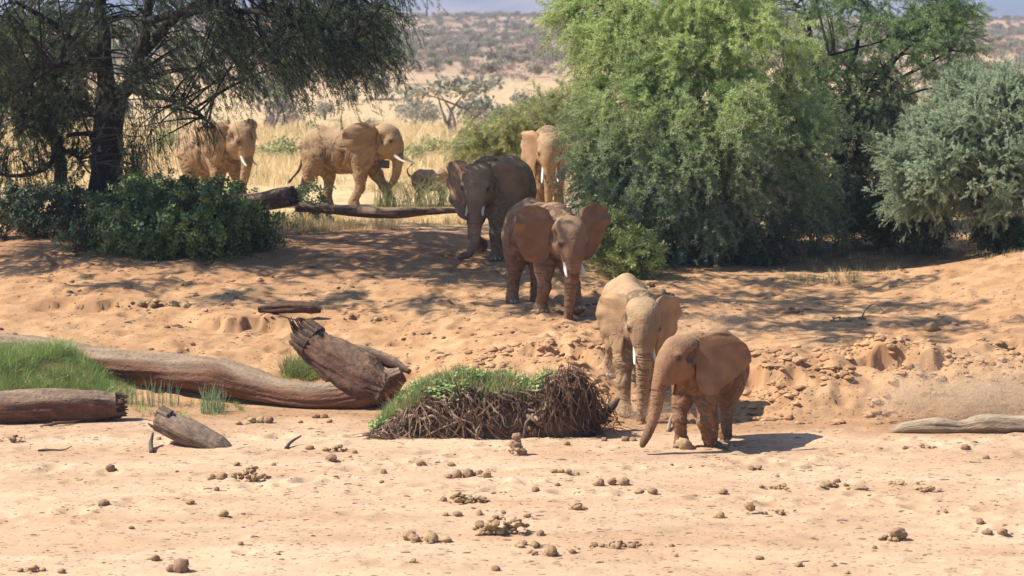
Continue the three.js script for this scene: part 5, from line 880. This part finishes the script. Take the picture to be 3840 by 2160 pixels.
// ---------------------------------------------------------------- dung, clods, crumbs
reseed(304);
const lump = (r, sq, so, f = 2.2) => { const g0 = new THREE.IcosahedronGeometry(r, 3); g0.deleteAttribute('normal'); g0.deleteAttribute('uv'); const g = mergeVertices(g0, 1e-5), p = g.attributes.position; for (let i = 0; i < p.count; i++) { const v = V(p.getX(i), p.getY(i), p.getZ(i)), n = v.clone().normalize(), k = 1 + 0.34 * noise(n.x * f + so, n.y * f, n.z * f) + 0.18 * noise(n.x * 6, n.y * 6 + so, n.z * 6) + 0.10 * noise(n.x * 13, n.y * 13, n.z * 13 + so); p.setXYZ(i, v.x * k, v.y * k * sq, v.z * k); } g.computeVertexNormals(); return g; };
const lumps = [0, 1, 2, 3, 4, 5].map((k) => lump(0.085, rr(0.78, 0.95), k * 7.3)), shards = [0, 1, 2].map((k) => lump(0.09, 0.5, 40 + k * 5, 3));
const dungMats = [[0.32, 0.20, 0.11], [0.39, 0.27, 0.135], [0.26, 0.16, 0.095]].map((c) => std({ color: new THREE.Color().setRGB(...c), roughness: 1, }));
const SC = 2.5156;
const ballGroup = 'dung balls strewn over the riverbed sand';
const ballProto = lumps.map((g, i) => [g, dungMats[i % 3]]);
function ball(x, y, s = 1, label, group = ballGroup) { const q = onGround(x / SC, y / SC), [g, m] = ballProto[Math.floor(rnd() * 6)]; const where = x < 250 ? 'at the far left' : x < 520 ? 'left' : x < 800 ? 'left of the middle' : x < 1100 ? 'left of centre' : x < 1350 ? 'at the centre' : x < 1600 ? 'right of centre' : x < 1900 ? 'right of the middle' : x < 2200 ? 'right' : 'at the far right';
  const row = y < 1120 ? 'close under the bank' : y < 1200 ? 'a little below the root mound' : y < 1260 ? 'in the middle row of the sand' : y < 1330 ? 'on the near sand' : y < 1400 ? 'low on the near sand' : 'by the bottom edge of the photo';
  const o = tag(mesh('dung_ball', g, m), label ?? `${s > 1.05 ? 'large' : s < 0.75 ? 'small' : 'middling'} ${['brown', 'olive brown', 'dark brown'][dungMats.indexOf(m)]} dung ball ${row}, ${where}`, 'dung', group); o.position.copy(q).add(V(0, 0.028 * s, 0)); o.rotation.set(gauss() * 0.3, rnd() * 6.28, gauss() * 0.3); s *= 0.86; o.scale.set(s * rr(0.8, 1.15), s * rr(0.55, 0.85), s * 0.85); return o; }
for (const [x, y, s] of [[400, 1106, 0.6], [778, 1130], [892, 1140, 0.8], [833, 1158, 1.3], [595, 1171, 0.9], [688, 1171, 0.7], [278, 1182, 1.1], [545, 1234, 0.7], [478, 1268, 1.1], [260, 1272, 1.2], [560, 1298, 1.1], [390, 1409], [155, 1441, 0.8], [605, 1371, 0.6], [1058, 1171, 1.25], [1135, 1172, 0.8], [965, 1191, 0.8], [1130, 1202, 0.8], [1224, 1200, 1.2], [960, 1214, 0.5], [1394, 1189, 0.95], [1412, 1189, 0.95], [1428, 1190, 0.95], [1347, 1236, 0.9], [1402, 1222, 0.7], [1501, 1222, 0.8], [1606, 1241, 1.2], [1641, 1241, 1.2], [1818, 1243, 1.2], [1116, 1261, 0.8], [1810, 1302, 1.2], [1152, 1298, 1.0], [1120, 1297, 0.7], [1205, 1296, 0.8], [1325, 1301, 0.9], [1206, 1346, 1.1], [1124, 1363, 1.1], [1440, 1392, 0.7], [2010, 1424, 0.8], [1910, 1407, 0.8], [2105, 1212, 0.8], [2430, 1131, 1.1], [2480, 1154, 0.9], [1890, 1182, 0.8], [1906, 1181, 0.9], [2484, 1344, 1.0], [2521, 1344, 1.1], [2465, 1316, 0.8], [1037, 1414, 0.7], [1247, 1435, 0.8], [2095, 1424, 0.6], [2130, 1443, 0.6], [1573, 1109, 1.1], [1592, 1109, 0.9], [1520, 1109, 0.8], [1426, 1119, 0.9], [600, 1068, 1.0], [755, 1064, 0.8], [795, 1051, 1.15], [814, 1051, 1.1], [828, 1063, 0.9], [1955, 1200, 0.5], [880, 1150, 0.5], [1690, 1170, 0.4], [330, 1330, 0.5], [700, 1395, 0.5], [1700, 1400, 0.5], [2200, 1380, 0.5], [2380, 1290, 0.5]]) ball(x, y, s ?? 1);
function pile(name, label, x, y, spec, cat = 'dung') {          // spec: [dx px, dy px, size, which]
  const q = onGround(x / SC, y / SC), root = thing(name, label, cat, q);
  for (const [dx, up, dz, s, flat] of spec) { const m = mesh('dung_lump', flat ? shards[Math.floor(rnd() * 3)] : lumps[Math.floor(rnd() * 6)], dungMats[Math.floor(rnd() * 3)], root); m.position.set(dx, up, dz); m.rotation.set(gauss() * 0.5, rnd() * 6.28, gauss() * 0.5); m.scale.set(s * rr(0.8, 1.1), s * rr(0.7, 1), s * 0.9); }
  return root;
}
const heap = (n, w, h, s0 = 0.9) => [...Array(Math.round(n * 1.7)).keys()].map(() => { const x = gauss() * w, k = clamp(1 - Math.abs(x) / (w * 1.5)); return [x, rnd() * h * k + 0.01, gauss() * 0.12, s0 * lerp(0.16, 0.85, Math.pow(rnd(), 2)), rnd() < 0.65]; });
const row = (n, w) => [...Array(n).keys()].map((k) => [(k / (n - 1) - 0.5) * w, 0.05, gauss() * 0.05, rr(0.8, 1.15), false]);
pile('dung_pile', 'long heap of crumbled dung with three balls at its left, left foreground', 632, 1208, [...heap(22, 0.28, 0.22), [-0.62, 0.05, 0, 0.9], [-0.45, 0.06, 0.05, 1.2], [-0.3, 0.05, 0.03, 1]]);
pile('dung_pile', 'largest dung heap, a rounded mound in the middle of the near sand', 1268, 1344, heap(40, 0.36, 0.30, 1.1));
pile('dung_pile', 'tall knobbly dung heap standing below the root mound', 1297, 1144, [...heap(14, 0.13, 0.34), [0.02, 0.30, 0, 1.0], [0.0, 0.16, 0, 1.3], [0.1, 0.05, 0.05, 1.0]]);
pile('dung_pile', 'wide low heap of crumbly dung above the largest heap', 1172, 1264, heap(22, 0.26, 0.18, 1));
pile('dung_pile', 'small row of dung lumps above the low crumbly heap', 1178, 1200, [...heap(10, 0.2, 0.10), ...row(3, 0.35)]);
pile('dung_pile', 'flat spread of dry yellowish dung, right of the largest heap', 1555, 1376, heap(26, 0.42, 0.06, 0.8));
pile('dung_pile', 'two dung balls with crumbs, left of the largest heap', 1080, 1362, [...heap(6, 0.2, 0.05, 0.6), [0.02, 0.06, 0, 1.3], [-0.2, 0.04, 0, 0.9]]);
pile('dung_pile', 'pair of broken dung balls, leftmost of the near row', 1022, 1358, [...heap(6, 0.14, 0.06, 0.7), [0.05, 0.05, 0, 1.1]]);
pile('dung_pile', 'dark crumbled dung below the largest heap', 1342, 1376, heap(10, 0.22, 0.05, 0.8));
pile('dung_pile', 'yellowish dung crumbs beside a round ball below the largest heap', 1362, 1397, [...heap(7, 0.2, 0.03, 0.7), [0.12, 0.05, 0, 1.1]]);
pile('dung_pile', 'dark peaty dung scatter on the right of the sand', 1940, 1292, [...heap(14, 0.34, 0.05, 0.7), [-0.3, 0.1, 0, 0.9]]);
pile('dung_pile', 'olive flattened dung heap right of the middle', 1955, 1230, heap(12, 0.22, 0.07, 1));
pile('dung_pile', 'crumbled dung strip with a ball on top, right side', 2086, 1224, heap(12, 0.26, 0.06, 0.8));
pile('dung_pile', 'compact dung lump pair on the right side', 2160, 1233, heap(7, 0.12, 0.08, 1));
pile('dung_pile', 'low crumbled dung beyond the compact lumps, right side', 2255, 1218, heap(9, 0.22, 0.04, 0.7));
pile('dung_pile', 'rightmost knobbly dung lump in the row of the middle distance', 2336, 1236, heap(8, 0.15, 0.08, 1));
pile('dung_pile', 'ochre dung ball in crumbs, lower right', 2250, 1358, [...heap(8, 0.25, 0.03, 0.7), [0.06, 0.08, 0, 1.4]]);
pile('dung_pile', 'flat greenish dung scatter at the right below the bleached log', 2320, 1128, heap(10, 0.28, 0.04, 0.7));
pile('dung_pile', 'dark dung heap at the left edge below the short log', 45, 1113, heap(14, 0.3, 0.14, 0.9));
pile('dung_pile', 'round cluster of dung balls below the big log', 845, 1136, heap(12, 0.17, 0.12, 1));
pile('dung_pile', 'row of three rough dung lumps, middle right', 1540, 1222, row(3, 0.36));
pile('dung_pile', 'lone crumbling dung ball in the middle of the sand', 1455, 1282, heap(6, 0.12, 0.07, 1));
pile('dung_pile', 'small dung heap at the left bottom edge of the sand', 80, 1438, heap(6, 0.15, 0.05, 0.8));
pile('dung_pile', 'tan dung ball pair at the bottom left', 455, 1438, [[0, 0.06, 0, 1.3], [-0.12, 0.04, 0, 0.8]]);
pile('dung_pile', 'pale dung lumps right under the foot of the young elephant', 1722, 1128, [...heap(8, 0.14, 0.12, 1.1), [0.0, 0.07, 0.05, 1.5]]);
pile('dung_pile', 'pale dung lumps between the feet of the young elephant', 1788, 1129, [...heap(9, 0.2, 0.10, 1), [0.1, 0.06, 0, 1.2]]);
pile('dung_pile', 'pale dung lumps by the hind foot of the young elephant', 1836, 1131, heap(9, 0.14, 0.09, 1.1));
pile('dung_pile', 'dark clump of dung on the shaded slope at the upper right', 1998, 786, heap(8, 0.15, 0.15, 1.1));
pile('dung_pile', 'grey-green dung lumps below the dark clump on the slope', 2112, 808, heap(8, 0.22, 0.08, 1));
pile('dung_pile', 'brown ball with a trail of straw on the right slope', 2342, 832, [[0, 0.07, 0, 1.7], ...heap(8, 0.4, 0.02, 0.5)]);
pile('dung_pile', 'brown dung heap on the slope behind the tan elephant', 1668, 748, heap(8, 0.15, 0.15, 1.2));
pile('dung_pile', 'dark dung heap on the bank right beside the brown elephant tusk', 1632, 722, heap(8, 0.2, 0.1, 1));
pile('dung_pile', 'dung lumps on the sand slope right of the bark slab', 888, 802, heap(8, 0.22, 0.07, 0.9));
pile('dung_pile', 'second group of dung lumps on the slope further right of the bark slab', 955, 806, heap(6, 0.18, 0.06, 0.9));
pile('dung_pile', 'dung lumps on the open slope above the broken root', 1065, 842, heap(7, 0.2, 0.05, 0.9));
pile('earth_clod', 'knobbly pale clods at the foot of the big log', 655, 1064, row(3, 0.3), 'clod');
pile('earth_clod', 'dark eroded lump of red earth on the left slope', 390, 772, heap(16, 0.5, 0.16, 1.6), 'clod');
// broken earth along the foot of the bank, and crumbs over sand and slope
{
  const cg = [0, 1, 2].map((k) => { const g0 = new THREE.IcosahedronGeometry(1, 2); g0.deleteAttribute('normal'); g0.deleteAttribute('uv'); const g = mergeVertices(g0, 1e-4), p = g.attributes.position; for (let i = 0; i < p.count; i++) { const v = V(p.getX(i), p.getY(i), p.getZ(i)), k2 = 1 + 0.5 * noise(v.x * 1.3 + k * 9, v.y * 1.3, v.z * 1.3) + 0.28 * noise(v.x * 3.1, v.y * 3.1 + k * 5, v.z * 3.1); p.setXYZ(i, v.x * k2, v.y * k2 * 0.7, v.z * k2); } g.computeVertexNormals(); return g; });
  const earth = std({ roughness: 1 }), clods = [[], [], []], crumbs = [[], [], []];
  const earthC = () => mixc([0.30, 0.16, 0.075], [0.50, 0.31, 0.165], rnd());
  for (let k = 0; k < 6500; k++) { const x = rr(-1.5, 13.5), t = Math.pow(rnd(), 0.8) * 3.6 - 0.5, d = toeAt(x) + t; if (fbm(x * 1.1, 31, d * 1.1, 2) < -0.02 + rr(-0.15, 0.15)) continue; const z = -d, s = 0.012 + 0.09 * Math.pow(rnd(), 5); clods[k % 3].push([V(x, top(x, z) + s * 0.15, z), UPV, rnd() * 6.28, [s * rr(0.8, 1.5), s * rr(0.6, 1), s], earthC()]); }
  for (let k = 0; k < 5200; k++) { const x = rr(-11, 9), d = toeAt(x) + rr(0.5, 11), z = -d; if (fbm(x * 0.7, 33, d * 0.9, 2) < 0.05 + rr(-0.1, 0.1)) continue; const s = 0.012 + 0.06 * Math.pow(rnd(), 4); clods[k % 3].push([V(x, top(x, z), z), UPV, rnd() * 6.28, [s * rr(0.8, 1.6), s * rr(0.5, 0.9), s], rnd() < 0.4 ? [0.17, 0.10, 0.055] : earthC()]); }
  for (let k = 0; k < 8000; k++) { const d = rr(27, 45), x = xAt(rr(-40, 1064), d), z = -d; if (fbm(x * 0.5, 35, d * 0.9, 3) < rr(-0.25, 0.12)) continue; const s = 0.006 + 0.022 * Math.pow(rnd(), 4); crumbs[k % 3].push([V(x, top(x, z), z), UPV, gauss() * 0.5, [s * rr(1, 3), s * rr(0.5, 0.9), s], rnd() < 0.45 ? mixc([0.12, 0.075, 0.045], [0.25, 0.16, 0.09], rnd()) : mixc([0.42, 0.28, 0.16], [0.55, 0.39, 0.24], rnd())]); }
  for (let i = 0; i < 3; i++) { tag(scatter('earth_clods', cg[i], earth, clods[i]), null, null, null, 'stuff'); tag(scatter('sand_crumbs', cg[i], earth, crumbs[i]), null, null, null, 'stuff'); }
}
// ---------------------------------------------------------------- dust stirred up by the feet: very many single grains
{
  reseed(305);
  const g = new THREE.TetrahedronGeometry(1, 0), m = std({ color: new THREE.Color().setRGB(0.68, 0.53, 0.37), roughness: 1 }), list = [];
  const puff = (px, py, d, rx, ry, rz, n, big) => { const c = P(px, py, d); for (let k = 0; k < n; k++) { const u = vgauss(1), p = V(c.x + u.x * rx, c.y + u.y * ry, c.z + u.z * rz), keep = fbm(p.x * 1.1, p.y * 1.4, p.z * 1.1, 3); if (keep < rr(-0.35, 0.25)) continue; if (p.y < top(p.x, p.z)) continue; list.push([p, UPV, rnd() * 6, (big ?? 0.0027) * rr(0.6, 1.4)]); } };
  puff(990, 395, 42.8, 1.5, 0.55, 0.7, 200000, 0.0042); puff(930, 400, 43, 1.3, 0.4, 0.6, 80000, 0.0038); puff(660, 412, 43.2, 0.9, 0.3, 0.5, 70000, 0.0034); puff(700, 330, 46, 1.0, 0.5, 0.8, 40000); puff(615, 375, 44.4, 0.5, 0.25, 0.4, 20000);
  tag(scatter('dust', g, m, list), null, null, null, 'stuff');
}
renderer.render(scene, camera);
